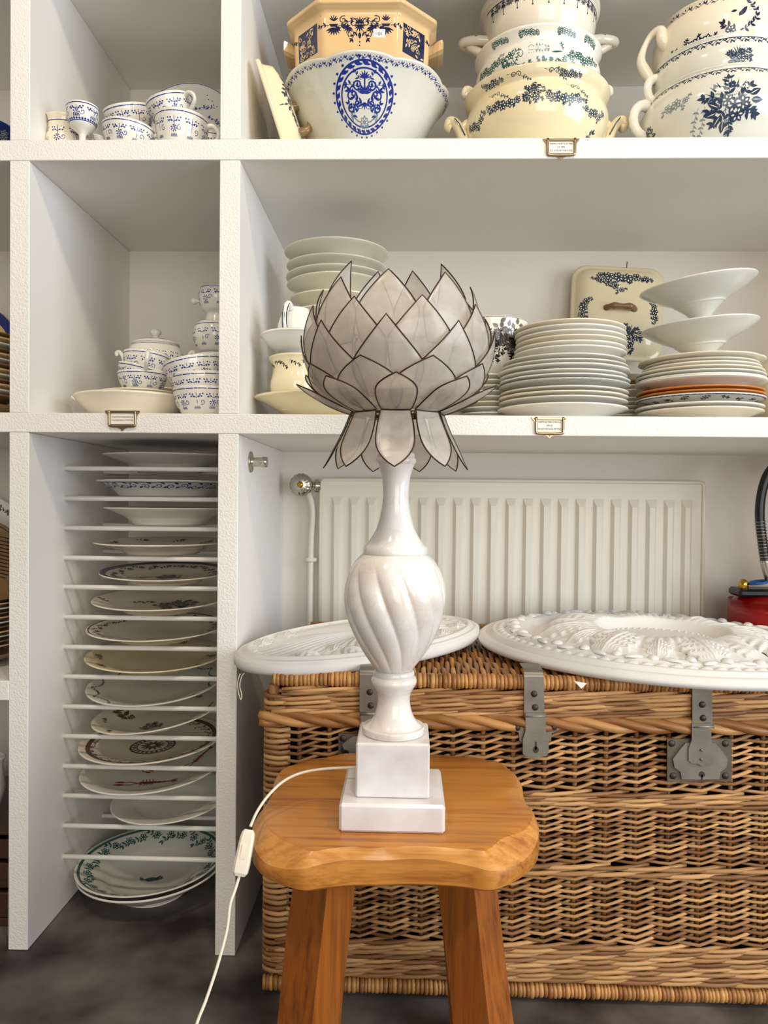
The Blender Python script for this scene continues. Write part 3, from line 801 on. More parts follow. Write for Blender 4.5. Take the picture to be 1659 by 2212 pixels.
# hasps
def plate_poly(mb, pts, y0, th, mi=0):
    n = len(pts)
    V = [(a, y0, b) for a, b in pts] + [(a, y0 + th, b) for a, b in pts]
    mb.add(V, [list(range(n)), list(range(n, 2*n))[::-1]] + [[i, n + i, n + (i + 1) % n, (i + 1) % n] for i in range(n)], mi, False)
def P2(u, v, y): p = WY(u, v, y); return (p.x, p.z)
def rivet(parent, u, v, y, r=.0062, m_='rivet'):
    p = WY(u, v, y); mb = MB(); lathe(mb, [(r, 0), (r*.95, .0012), (r*.6, .0028), (0, .0034)], 14)
    o = mb.build('rivet', m_, parent, (p.x, y, p.z), (PI/2, 0, 0)); return o
YH = BY - .0145
def hasp(u0, v_top, kind, label):
    # u0: strap centre at the lid rim
    mb = MB()
    s_ = 1.0
    plate_poly(mb, [P2(u0 - 20, v_top, YH), P2(u0 + 22, v_top, YH), P2(u0 + 24, v_top + 82, YH), P2(u0 - 20, v_top + 82, YH)], YH - .0012, .0024)
    # bend over the lid edge
    p0 = WY(u0 - 20, v_top, YH); p1 = WY(u0 + 22, v_top, YH)
    V = []; arc = [(YH - .0012, p0.z), (YH - .0005, p0.z + .006), (YH + .006, p0.z + .011), (YH + .02, p0.z + .013), (YH + .06, p0.z + .013)]
    for (yy, zz) in arc: V += [(p0.x, yy, zz), (p1.x, yy, zz)]
    mb.add(V, [[2*i, 2*i + 1, 2*i + 3, 2*i + 2] for i in range(4)], 0, True)
    st_ = hpart('hasp_strap', mb, 'steel', label)
    rivet(st_, u0 + 2, v_top + 37, YH - .0012); rivet(st_, u0 + 4, v_top + 66, YH - .0012)
    mb = MB(); a = WY(u0 - 20, v_top + 84, YH); b = WY(u0 + 26, v_top + 84, YH); tube(mb, [(a.x, YH - .002, a.z), (b.x, YH - .002, b.z)], .0042, 8); mb.build('hinge_barrel', 'steel', st_)
    return st_
def hanger(u0, v0, v1, w0, w1, parent_label, keyhole):
    mb = MB(); y = YH - .004; w_ = w0
    pts = [P2(u0 - w0, v0, y), P2(u0 + w0, v0, y), P2(u0 + w0, v0 + .38*(v1 - v0), y), P2(u0 + w1, v0 + .58*(v1 - v0), y), P2(u0 + w1, v1 - 14, y), P2(u0 + w1 - 6, v1 - 8, y), P2(u0 + 6, v1 - 6, y), P2(u0, v1, y), P2(u0 - 6, v1 - 6, y), P2(u0 - w1 + 6, v1 - 8, y), P2(u0 - w1, v1 - 14, y), P2(u0 - w1, v0 + .58*(v1 - v0), y), P2(u0 - w0, v0 + .38*(v1 - v0), y)]
    plate_poly(mb, pts, y - .0015, .003)
    o = hpart('hasp_flap', mb, 'steel', parent_label)
    if keyhole:
        c = WY(u0, v1 - 22, y); mb = MB()
        plate_poly(mb, [(c.x + .0055*math.cos(k*PI/6), c.z + .0065*math.sin(k*PI/6)) for k in range(12)], y - .0019, .0006)
        plate_poly(mb, [(c.x - .0018, c.z), (c.x + .0018, c.z), (c.x + .0018, c.z + .015), (c.x - .0018, c.z + .015)], y - .0019, .0006)
        mb.build('keyhole', 'rivet', o)
    else:
        for vv in (v1 - 36, v1 - 16): rivet(o, u0, vv, y - .0015, .003, 'steel')
    return o
def lock_plate(u0, u1, v0, v1, label):
    y = YH + .004; mb = MB()
    plate_poly(mb, [P2(u0, v0, y), P2(u1, v0, y), P2(u1, v1, y), P2(u0, v1, y)], y - .001, .003)
    o = hpart('lock_plate', mb, 'steel_dark', label)
    for u, v in ((u0 + 10, v0 + 10), (u1 - 13, v0 + 10), (u0 + 13, v1 - 12), (u1 - 13, v1 - 12)): rivet(o, u, v, y - .001, .0065)
    uc = (u0 + u1)/2; vc = (v0 + v1)/2; hw = (u1 - u0)/2
    mb = MB(); pts = [P2(uc + hw*a, vc + (v1 - v0)/2*b, y) for a, b in ((-.45, -.85), (.45, -.85), (.6, -.6), (.85, -.1), (.8, .3), (.62, .5), (.58, .85), (-.58, .85), (-.62, .5), (-.8, .3), (-.85, -.1), (-.6, -.6))]
    plate_poly(mb, pts, y - .006, .005); mb.build('lock_case', 'steel', o)
    p = WY(uc + 3, vc + 28, y); mb = MB(); plate_poly(mb, [(p.x + .0055*math.cos(k*PI/6), p.z + .0055*math.sin(k*PI/6)) for k in range(12)], y - .0068, .0008)
    plate_poly(mb, [(p.x - .0013, p.z - .012), (p.x + .0013, p.z - .012), (p.x + .0013, p.z), (p.x - .0013, p.z)], y - .0068, .0008); mb.build('keyhole', 'rivet', o)
hasp(797, 1458, 0, 'grey steel hasp strap behind the lamp')
hanger(800, 1545, 1625, 21, 24, 'grey steel hasp flap behind the lamp', False)
lock_plate(731, 850, 1585, 1632, 'steel lock plate half hidden by the stool and lamp')
hasp(1152, 1462, 0, 'grey steel hasp strap with two dark rivets, middle of the hamper')
# side lugs of the middle hasp
y = YH + .004; mb = MB()
plate_poly(mb, [P2(1158 + 52*math.cos(k*PI/8)*(1 if abs(math.cos(k*PI/8)) > .5 else .8), 1571 + 17*math.sin(k*PI/8), y) for k in range(16)], y - .001, .003)
plate_poly(mb, [P2(1120, 1578, y), P2(1192, 1578, y), P2(1190, 1600, y), P2(1176, 1606, y), P2(1138, 1606, y), P2(1122, 1600, y)], y - .0012, .002)
lg = hpart('lug_plate', mb, 'steel', 'steel lug plate with two rivets under the middle hasp')
rivet(lg, 1117, 1572, y - .001); rivet(lg, 1196, 1571, y - .001)
hanger(1157, 1540, 1641, 22, 28, 'steel hasp flap with a keyhole', True)
hasp(1515, 1485, 0, 'grey steel hasp strap with two dark rivets, right of the hamper')
lock_plate(1441, 1580, 1596, 1688, 'large square steel lock plate with a keyhole')
hanger(1515, 1562, 1656, 21, 28, 'steel hasp flap over the large lock plate', False)

# ------------------------------------------------------------------ radiator
YRAD = 2.045
def rz(u, v): return WY(u, v, YRAD)
r0 = rz(690, 1033); r1 = rz(1525, 1040)
RX0, RX1, RZ1, RZ0 = r0.x, r1.x, (r0.z + r1.z)/2 + .001, .42
rad = thing('radiator', 'cream panel radiator with vertical flutes mounted on the wall in the lower bay', 'radiator', (RX0, YRAD, RZ0))
mb = MB(); box(mb, RX0, RX1, YRAD + .004, YRAD + .03, RZ0, RZ1, .003); part('panel', mb, 'radiator', rad)
mb = MB()
q = [(RX0 + .004, YRAD + .003, RZ0), (RX0 + .004, YRAD + .003, RZ1 - .012), (RX0 + .012, YRAD + .003, RZ1 - .004), (RX1 - .012, YRAD + .003, RZ1 - .004), (RX1 - .004, YRAD + .003, RZ1 - .012), (RX1 - .004, YRAD + .003, RZ0)]
tube(mb, q, .005, 8); part('edge_bead', mb, 'radiator', rad)
nf = 21; pitch = (RX1 - RX0 - .05)/nf
mb = MB(); w_ = pitch*.62; zt = RZ1 - .05; zb = RZ0 + .03; dp = .011
xs = [(-w_/2, 0), (-w_/2 + .008, dp), (w_/2 - .008, dp), (w_/2, 0)]
V = []
for a, d in xs: V.append((a, -d, zb))
for a, d in xs: V.append((a, -d, zt - (.022 if d else 0)))
V += [(-w_/2, 0, zt), (w_/2, 0, zt)]
mb.add(V, [[0, 1, 5, 4], [1, 2, 6, 5], [2, 3, 7, 6], [4, 5, 6, 7]], 0, False)
fm = mb.mesh('flute', ['radiator'])
for i in range(nf):
    o = put('flute', fm, rad, (RX0 + .025 + pitch*(i + .5), YRAD + .0042, 0)); o.matrix_parent_inverse = Matrix.Translation(-Vector(rad.location))
# valve with a ribbed thermostat head, pipe and clip
vc = rz(655, 1048); vy = YRAD - .03
vc = WY(650, 1047, vy)
mb = MB()
prof = smooth_prof([(0, 0), (.024, 0), (.029, .006), (.030, .016), (.027, .026), (.020, .031), (.012, .033), (0, .034)], 3)
lathe(mb, prof, 60, lambda th, i, z: 1 + (.05*math.cos(15*th + 9*z/.03) if .3 < i/len(prof) < .8 else 0))
hd = mb.build('thermostat_head', 'chrome', rad, (vc.x, vy + .02, vc.z), (PI/2, 0, 0)); hd.matrix_parent_inverse = Matrix.Translation(-Vector(rad.location)); hd['label'] = 'ribbed thermostat head'
mb = MB(); lathe(mb, [(.0085, 0), (.0085, .002), (.005, .005), (0, .006)], 16); mb.build('cap', 'bright_brass', hd, (0, 0, .033))
mb = MB(); tube(mb, [(vc.x + .02, vy + .028, vc.z - .002), (RX0 + .004, vy + .028, vc.z - .002)], .0105, 6); tube(mb, [(RX0 - .012, vy + .028, vc.z - .002), (RX0 - .002, vy + .028, vc.z - .002)], .017, 6); part('valve_body', mb, 'chrome', rad)
pp = [WY(u, v, YRAD + .015) for u, v in ((664, 1062), (672, 1080), (676, 1110), (673, 1160), (671, 1240), (670, 1330), (670, 1420), (670, 1500))]
mb = MB(); tube(mb, spline(pp + [(pp[-1].x, pp[-1].y, .0)], 4), .0085, 10); part('pipe', mb, 'pipe_paint', rad)
c = WY(670, 1209, YRAD + .015); mb = MB(); tube(mb, [(c.x - .013, c.y - .002, c.z), (c.x + .02, c.y - .002, c.z)], .0075, 8); lathe(mb, [(.013, -.006), (.013, .006)], 16)
k = len(mb.v) - 32
mb.v[k:] = [(x + c.x, y + c.y, z + c.z) for x, y, z in mb.v[k:]]; part('pipe_clip', mb, 'pipe_paint', rad)

# metal peg on the partition
pc = WY(548, 998, 1.64); mb = MB()
lathe(mb, [(0, 0), (.0235, 0), (.0235, .002), (.022, .0035), (.011, .0035), (.0105, .006), (.0105, .026), (.0118, .027), (.0118, .036), (.0108, .0375), (0, .0375)], 32)
pg = mb.build('peg', 'chrome', None, (XC1 + .0003, 1.655, WY(548, 998, 1.655).z), (0, PI/2, 0)); tag(pg, 'small brushed metal peg with a round flange on the white partition', 'peg')

# ------------------------------------------------------------------ plaster ceiling roses
def rose(name, label, c, rx, ry, tilt, hf, parent_mats='plaster', NR=110, NT=420, under=-.012):
    t = thing(name, label, 'ceiling rose', c, tilt)
    mb = MB(); V = []; F = []
    for i in range(NR + 1):
        p = i/NR
        for k in range(NT):
            th = 2*PI*k/NT; V.append((rx*p*math.cos(th), ry*p*math.sin(th), hf(p, th)))
    for i in range(NR):
        for k in range(NT):
            l = (k + 1) % NT; a = [i*NT + k, (i + 1)*NT + k, (i + 1)*NT + l, i*NT + l]; F.append(a)
    o = len(V)
    for pp, zz in ((1.0, under*.45), (.985, under), (.3, under)):
        for k in range(NT): th = 2*PI*k/NT; V.append((rx*pp*math.cos(th), ry*pp*math.sin(th), zz))
    ch = [NR*NT, o, o + NT, o + 2*NT]
    for a, b in zip(ch, ch[1:]):
        for k in range(NT): l = (k + 1) % NT; F.append([a + k, b + k, b + l, a + l])
    F.append([o + 2*NT + k for k in range(NT)])
    mb.add(V, F, 0, True); mb.build('disc', parent_mats, t)
    return t
def bump(x, a, b): 
    if x <= a or x >= b: return 0.
    return math.sin(PI*(x - a)/(b - a))
def sstep(x, a, b):
    t = min(max((x - a)/(b - a), 0), 1); return t*t*(3 - 2*t)
# right rose: high acanthus ring, scrolled border, egg and dart, stepped rim
def hf_right(p, th):
    h = .003*sstep(p, 1.0, .985) + .0065*bump(p, .938, .992) + .010*sstep(p, .932, .920) + .005*bump(p, .898, .925) + .002*sstep(p, .900, .895)
    if .848 < p < .892: h += .0065*abs(math.sin(42*th))**.7*bump(p, .848, .892)
    h += .007*sstep(p, .848, .835)
    h += .003*bump(p, .76, .84)*(1 + .5*math.cos(22*th))
    h -= .014*sstep(p, .77, .70)
    q = p + .022*math.cos(8*th) + .008*math.cos(24*th)
    ring_ = sstep(q, .70, .42)*(1 - sstep(p, .37, .30)*0 if p > .37 else 1 - sstep(.37 - p, 0, .07))
    leafy = .5 + .5*math.cos(8*th)
    h += ring_*(.030 + .004*leafy)
    h += bump(p, .34, .72)*(.0065*abs(math.cos(28*th + 3*p*math.sin(4*th)))**.7)*(.55 + .45*leafy)
    if p < .30: h += .010
    return h
RC = WY(1412, 1405, 1.735)
rose_r = rose('plaster_rose', 'big white plaster ceiling rose with a raised acanthus ring, right on the hamper lid', (RC.x, 1.69, Z_LID + .0235), .405, .335, (math.radians(1.3), math.radians(1.6), 0), hf_right)
def leaf_mesh(Ln, W, hgt, lobes, name='acanthus_leaf', curl=.02):
    mb = MB(); M, K = 36, 14; V = []; F = []
    for i in range(M + 1):
        t = i/M
        env = math.sin(PI*min(1, t*.93 + .06))**.7
        w_ = W/2*env*(1 + .16*math.cos(2*PI*lobes*t + PI*.3))
        for k in range(-K, K + 1):
            s_ = k/K
            z = hgt*math.sin(PI*min(1., t*.9 + .05))*(1 - .45*s_*s_) + .0038*abs(math.cos(5.2*PI*s_ *(.55 + .45*t)))*env + (.0035*(1 - abs(s_))**3)
            z += curl*max(0, t - .72)**1.0*(-1.2)
            V.append((t*Ln - .02*abs(s_)**1.5*Ln*.6, s_*w_, z))
    C_ = 2*K + 1
    for i in range(M):
        for k in range(C_ - 1): a = i*C_ + k; F.append([a, a + C_, a + C_ + 1, a + 1])
    # skirt gives the leaf its thickness
    o = len(V); bnd = [k for k in range(C_)] + [i*C_ + C_ - 1 for i in range(1, M + 1)] + [M*C_ + k for k in range(C_ - 2, -1, -1)] + [i*C_ for i in range(M - 1, 0, -1)]
    V += [(V[b][0], V[b][1], V[b][2] - .012) for b in bnd]; nb = len(bnd)
    for j in range(nb): l = (j + 1) % nb; F.append([bnd[j], bnd[l], o + l, o + j])
    mb.add(V, F, 0, True); return mb.mesh(name, ['plaster'])
lm_big = leaf_mesh(.120, .085, .010, 6); lm_small = leaf_mesh(.085, .05, .008, 5)
for k in range(16):
    a = 2*PI*(k + .25)/16; big = k % 2 == 0
    r0_ = .40 if big else .44
    put('acanthus_leaf', lm_big if big else lm_small, rose_r, (.405*r0_*math.cos(a), .335*r0_*math.sin(a), .040 if big else .036), (0, .24 if big else .26, math.atan2(.335*math.sin(a), .405*math.cos(a))))
# border ornaments: little shells and scrolls
def shell_mesh(name, L1, W1, H1):
    mb = MB(); V = []; F = []; M, K = 8, 12
    for i in range(M + 1):
        f = PI/2*i/M
        for k in range(K):
            a = 2*PI*k/K; r = math.cos(f)*(1 + .10*math.cos(5*a)); V.append((L1*r*math.cos(a), W1*r*math.sin(a), H1*math.sin(f) - .001))
    for i in range(M):
        for k in range(K): l = (k + 1) % K; F.append([i*K + k, i*K + l, (i + 1)*K + l, (i + 1)*K + k])
    mb.add(V, F, 0, True); return mb.mesh(name, ['plaster'])
sh_a = shell_mesh('border_scroll', .008, .019, .0055); sh_b = shell_mesh('border_flower', .012, .011, .0075)
for k in range(60):
    a = 2*PI*k/60; rr = .805 + (.012 if k % 2 else -.01)
    put('border_scroll' if k % 2 else 'border_flower', sh_a if k % 2 else sh_b, rose_r, (.405*rr*math.cos(a), .335*rr*math.sin(a), hf_right(rr, a)), (0, 0, a + (.5 if k % 4 == 1 else -.3 if k % 4 == 3 else 0)))
bd = shell_mesh('bead', .0042, .0042, .0042)
for k in range(40):
    a = 2*PI*k/40; put('bead', bd, rose_r, (.405*.27*math.cos(a), .335*.27*math.sin(a), hf_right(.27, a)))
# left rose: flatter, swept fan ribs and a leafy edge
def hf_left(p, th):
    h = .010 + .005*sstep(p, .995, .97) + .006*sstep(p, .95, .90)
    h -= .006*sstep(p, .90, .86)
    sec = (th*4/(2*PI)) % 1.0 - .5
    ph = sec*2*PI*13 + 6.0*math.sin(3.0*p)*(1 if sec > 0 else -1)
    amp = bump(p, .10, .86)
    h += .0068*amp*abs(math.cos(ph*.5))**.8 + .012*sstep(p, .85, .2)*(.6 + .4*math.cos(4*th + .4))
    return h
LC = WY(752, 1402, 1.655)
rose_l = rose('plaster_rose', 'flatter white plaster ceiling rose with swept fan ribs, left end of the hamper lid', (-.088, 1.635, Z_LID + .029), .292, .172, (math.radians(.8), -math.radians(3.0), math.radians(35)), hf_left)
lm_e = leaf_mesh(.055, .038, .006, 4)
for k in range(4):
    for j in (-1, 0, 1):
        a = 2*PI*(k + .5)/4 + j*.34 + .1; rr = .80 if j else .70
        put('acanthus_leaf', lm_e, rose_l, (.292*rr*math.cos(a), .172*rr*math.sin(a), .017), (0, .1, a + PI + j*1.25))
sh_c = shell_mesh('border_scroll', .008, .015, .007)
for k in range(40):
    a = 2*PI*k/40; put('border_scroll', sh_c, rose_l, (.292*.85*math.cos(a), .172*.85*math.sin(a), .012), (0, 0, a + .6*(-1)**k))
# string loop and paper tag at the roses
mb = MB(); tube(mb, spline([tuple(WY(u, v, 1.46)) for u, v in ((519, 1455), (514, 1470), (514, 1490), (520, 1512), (522, 1500), (518, 1482), (522, 1462), (528, 1454))], 5), .0011, 6)
o = mb.build('string_loop', 'twine', rose_l); bpy.context.view_layer.update(); o.matrix_parent_inverse = rose_l.matrix_world.inverted()
p_ = [WY(u, v, BY - .02) for u, v in ((1240, 1471), (1268, 1476), (1256, 1488))]
mb = MB(); mb.add(p_ + [p + Vector((0, .0006, 0)) for p in p_], [[0, 1, 2], [5, 4, 3], [0, 3, 4, 1], [1, 4, 5, 2], [2, 5, 3, 0]], 0, False)
o = mb.build('paper_tag', 'card', rose_r); bpy.context.view_layer.update(); o.matrix_parent_inverse = rose_r.matrix_world.inverted()

# ------------------------------------------------------------------ fire extinguisher, cut by the right edge
ey = 1.93
ec = WY(1666, 1300, ey); ez = WY(1640, 1312, ey).z
exr = WY(1578, 1330, ey); RAD = ec.x - exr.x
ext_ = thing('fire_extinguisher', 'red fire extinguisher with a black hose at the right edge behind the rose', 'fire extinguisher', (ec.x, ey, 0))
mb = MB(); zt_ = WY(1640, 1284, ey).z
lathe(mb, smooth_prof([(0, .001), (RAD*.96, .001), (RAD, .012), (RAD, .3), (RAD, zt_ - .045), (RAD*.97, zt_ - .03), (RAD*.85, zt_ - .010), (RAD*.6, zt_), (0, zt_ + .002)], 3), 40)
mb.v = [(x + ec.x, y + ey, z) for x, y, z in mb.v]; part('cylinder', mb, 'red_paint', ext_)
zb = zt_ - .002
mb = MB(); hx = WY(1598, 1280, ey - .05).x
box(mb, hx, ec.x + .03, ey - .05, ey + .02, zb, zb + .020, .006); tube(mb, [(ec.x + .01, ey - .03, zb + .02), (ec.x + .01, ey - .03, zb + .075)], .018, 10); part('valve_head', mb, 'black_plastic', ext_)
bc = WY(1606, 1275, ey - .035); mb = MB(); lathe(mb, [(.0115, 0), (.0115, .014), (.010, .020), (.006, .0245), (0, .026)], 18); mb.v = [(x + bc.x, y + ey - .035, z + zb + .018) for x, y, z in mb.v]; part('brass_cap', mb, 'bright_brass', ext_)
rc = WY(1638, 1258, ey - .04); mb = MB(); tube(mb, [(rc.x + .021*math.cos(2*PI*k/24), rc.y + .021*math.sin(2*PI*k/24), rc.z + .004*math.cos(2*PI*k/24)) for k in range(24)], .0034, 8, closed=True); part('safety_ring', mb, 'blue_plastic', ext_)
hp = [WY(u, v, ey - .04) for u, v in ((1664, 1252), (1656, 1225), (1651, 1200), (1647, 1170), (1643, 1140), (1641, 1110), (1643, 1080), (1649, 1050), (1660, 1022), (1680, 1000), (1705, 992), (1735, 1000), (1760, 1030))]
hs = spline([tuple(p) for p in hp], 8); mb = MB(); tube(mb, hs[10:], .0112, 12); hose = part('hose', mb, 'black_plastic', ext_)
mb = MB(); tube(mb, hs[:14], .0125, 12); part('hose_collar', mb, 'chrome', ext_)
sp = []; seg = hs[12:36]
for i in range(len(seg)*10):
    f_ = i/10; j = min(int(f_), len(seg) - 2); p = seg[j].lerp(seg[j + 1], f_ - j); a = f_*2*PI*13/len(seg)*1.0
    sp.append((p.x + .0128*math.cos(a), p.y + .0128*math.sin(a), p.z))
mb = MB(); tube(mb, sp, .0010, 5); mb.build('coil_spring', 'chrome', hose)

# ------------------------------------------------------------------ ceramics: shapes
def offset_prof(prof, th):
    out = []
    n = len(prof)
    for i, (r, z) in enumerate(prof):
        a = prof[max(i - 1, 0)]; b = prof[min(i + 1, n - 1)]
        d = math.hypot(b[0] - a[0], b[1] - a[1]) or 1
        nx, nz = -(b[1] - a[1])/d, (b[0] - a[0])/d
        out.append((max(r + nx*th, .001), z + nz*th))
    return out
def vessel(pts, th=.004, seg=64, rmod=None, zmod=None, ex=1., ey=1., stamps=(), n=5, foot=True):
    # pts: outside profile from the foot to the rim
    prof = smooth_prof(pts, n)
    inner = [q for q in offset_prof(prof, th)][::-1]
    k0 = max(2, int(len(inner)*.04))
    zmin = pts[0][1] + .005
    inner = [(r, max(z, zmin)) for r, z in inner]
    rim = prof[-1]
    full = [(0, prof[0][1] + .002), (prof[0][0]*.85, prof[0][1] + .002), (prof[0][0]*.9, prof[0][1])] + prof
    mid = (rim[0] - (rim[0] - inner[0][0])*.5, max(rim[1], inner[0][1]) + .0012)
    full = full + [mid] + inner + [(0, inner[-1][1])]
    mb = MB(); lathe(mb, full, seg, (lambda t, i, z: rmod(t, i, z)) if rmod else None, zmod, 0, ex, ey)
    wr = Wrap(prof, rmod, ex, ey, zmod)
    for ink, th0, t0 in stamps: wr.stamp(mb, ink, th0, t0*wr.len)
    return mb, wr
def plate(R, h=.022, mats=('glaze_white',), scal=0, amp=.02, foot=.55, well=.68, seg=64, ink=(), under=(), th=.0036, ex=1., ey=1.):
    out = [(0, .0035), (foot*R*.94, .0035), (foot*R*.96, 0), (foot*R, 0), (foot*R*1.03, .004), (well*R, h*.42), (well*R*1.06, h*.52), (R*.93, h*.9), (R*.99, h - .001), (R, h)]
    top = [(R*.995, h + .0022), (R*.97, h + .0016), (well*R*1.08, h*.52 + th), (well*R, h*.42 + th*.9), (well*R*.93, h*.25 + th), (foot*R*.7, .0035 + th*.8), (0, .0035 + th*.8)]
    rm = (lambda t, i, z: 1 + amp*abs(math.cos(scal*t/2))**.7*max(0, (z - h*.4)/h)*1.4) if scal else None
    mb = MB(); lathe(mb, out + top, seg, rm, None, 0, ex, ey)
    tp = top[::-1]
    def f(x, y, off):
        r = math.hypot(x/ex, y/ey); i = 0
        while i < len(tp) - 2 and tp[i + 1][0] < r: i += 1
        k = min(max((r - tp[i][0])/max(tp[i + 1][0] - tp[i][0], 1e-6), 0), 1)
        return Vector((x, y, tp[i][1]*(1 - k) + tp[i + 1][1]*k + off))
    fl = Flat(f)
    for q in ink: fl.stamp(mb, *q)
    if under:
        wr = Wrap(out[4:], rm, ex, ey)
        for q, th0, t0 in under: wr.stamp(mb, q, th0, t0*wr.len)
    return mb
def bow(mb, p0, p1, out, r, up=0., seg=10, n=5, mi=0, rr=None):
    # an ear handle from p0 to p1 bulging along vector out
    p0, p1, out = Vector(p0), Vector(p1), Vector(out)
    q = [p0 - out*.15, p0 + out*.45, p0.lerp(p1, .35) + out*.98, p0.lerp(p1, .7) + out*.98, p1 + out*.45, p1 - out*.15]
    tube(mb, spline(q, n), rr or r, seg, mi)
_PM = {}
def add_plate(x, y, z, R, label, group, mat_='glaze_white', h=.022, scal=0, tilt=(0, 0, 0), name='plate', cat='plate', amp=.02, rim=None, **kw):
    key = (round(R, 3), mat_, round(h, 3), scal, amp, rim, tuple(sorted(kw.items())) if not kw else id(kw))
    if key not in _PM:
        ms = [mat_] + ([rim] if rim else [])
        mb = plate(R, h, (mat_,), scal, amp, **kw)
        if rim:
            q = Ink(); q.ring(0, 0, R*.985, .004, 1, n=64)
            Flat(lambda a, b, o: Vector((a, b, h + .0024 + o))).stamp(mb, q, 0, 0)
            wr = Wrap([(R*.96, h*.9), (R*.99, h - .001), (R*1.001, h + .001)]); q = Ink()
            q.stroke([(2*PI*R*k/48, 0) for k in range(49)], .003, 1); wr.stamp(mb, q, 0, wr.len*.8)
        _PM[key] = mb.mesh(name, ms)
    o = put(name, _PM[key], None, (x, y, z), tilt)
    return tag(o, label, cat, group)

# ------------------------------------------------------------------ print motifs
def vine_border(length, hgt, mi=1, seed=1, dense=1.0, band=False):
    r = random.Random(seed); k = Ink(); n = max(int(length/(hgt*1.1)*dense), 3)
    if band: k.stroke([(-length/2 + length*i/(n*2), hgt*.42) for i in range(n*2 + 1)], hgt*.14, mi)
    pts = [(-length/2 + length*i/(n*4), hgt*.22*math.sin(i*PI/2)) for i in range(n*4 + 1)]
    k.stroke(pts, hgt*.09, mi)
    for i in range(n):
        x = -length/2 + length*(i + .5)/n; s_ = 1 if i % 2 else -1
        k.leaf(x, 0, s_*1.0, hgt*.55, hgt*.26, mi); k.leaf(x, 0, s_*2.2, hgt*.5, hgt*.24, mi); k.dot(x + hgt*.3, -s_*hgt*.28, hgt*.13, mi)
        if dense > .8: k.dot(x - hgt*.2, s_*hgt*.4, hgt*.09, mi)
    return k
def bouquet(r, seed=3, dark=1, eye=2, light=None):
    g = random.Random(seed); k = Ink()
    if light: 
        for i in range(7): k.leaf(g.uniform(-.2, .2)*r, g.uniform(-.2, .2)*r, i*.9 + g.random(), r*.62, r*.34, light)
    for i in range(8):
        a = i*PI/4 + g.uniform(-.2, .2); d = r*g.uniform(.32, .5)
        k.sprig(d*.4*math.cos(a), d*.4*math.sin(a), a, r*g.uniform(.45, .65), 5, r*.13, dark, g.uniform(-.8, .8), 1, r*.018)
    for i in range(7): k.leaf(0, 0, 1.0 + i*.27, r*.85, r*.07, dark, 1)
    for (x, y, q) in ((.12, -.05, .26), (.36, .02, .24), (.22, -.3, .24), (-.08, .12, .2)): k.flower(x*r, y*r, q*r, 6, dark, 2, eye, g.random())
    for (x, y, a) in ((-.35, -.05, 2.6), (-.4, -.2, 3.3), (-.3, -.32, 4.0), (.55, .25, .5), (.6, .1, .0), (-.2, -.45, 4.6)):
        k.leaf(x*r, y*r, a, r*.36, r*.2, dark, 1); k.leaf(x*r, y*r, a + .05, r*.3, r*.03, eye, 3)
    for i in range(5): k.dot((.0 + .09*(i % 3))*r, (.52 + .1*(i//3))*r, r*.055, dark, 1)
    return k
def garland(length, sag, seed=2, dark=1, eye=2, fr=.012):
    g = random.Random(seed); k = Ink(); n = int(length/(fr*.9))
    for i in range(n + 1):
        t = i/n; x = -length/2 + length*t; y = -sag*4*t*(1 - t) + g.uniform(-.003, .003)
        k.sprig(x, y, g.uniform(0, 6.28), fr*1.1, 3, fr*.36, dark, g.uniform(-1, 1), 0, .0007)
        if i % 2: k.flower(x, y, fr*(.75 + .5*math.sin(PI*t)), 6, dark, 1, eye, g.random())
    return k
def strawflower(wd, hgt, seed=1, mi=1):
    # sparse blue sprays, dots and tendrils of ribbed blue-and-white cups
    g = random.Random(seed); k = Ink(); l_ = .0012
    n = max(2, int(wd/.034))
    k.stroke([(-wd/2 + wd*i/60, hgt*.50) for i in range(61)], .0018, mi)
    for i in range(n):
        x = -wd/2 + wd*(i + .5)/n
        k.stroke([(x, -hgt*.45), (x + .001, -hgt*.1), (x, hgt*.3)], l_, mi)
        for a in (-1, 1):
            k.stroke([(x, hgt*.08), (x + a*.006, hgt*.16), (x + a*.013, hgt*.14)], l_, mi)
            for q in range(4): k.dot(x + a*(.005 + .0028*q), hgt*(.24 if q % 2 else .12) + g.uniform(-.001, .001), .0017, mi)
        k.spiral(x + .012, -hgt*.12, .0062, 1.1, g.uniform(0, 6), 1, l_, mi)
        if i % 2 == 0:
            k.ring(x, -hgt*.15, .003, .0011, mi, n=8)
            for q in range(7): k.dot(x + .0058*math.cos(q*.9), -hgt*.15 + .0058*math.sin(q*.9), .0015, mi)
        for q in range(7): k.leaf(x + (q - 3)*.0024, -hgt*.47, PI/2 + (q - 3)*.08, .008, .0014, mi)
    return k
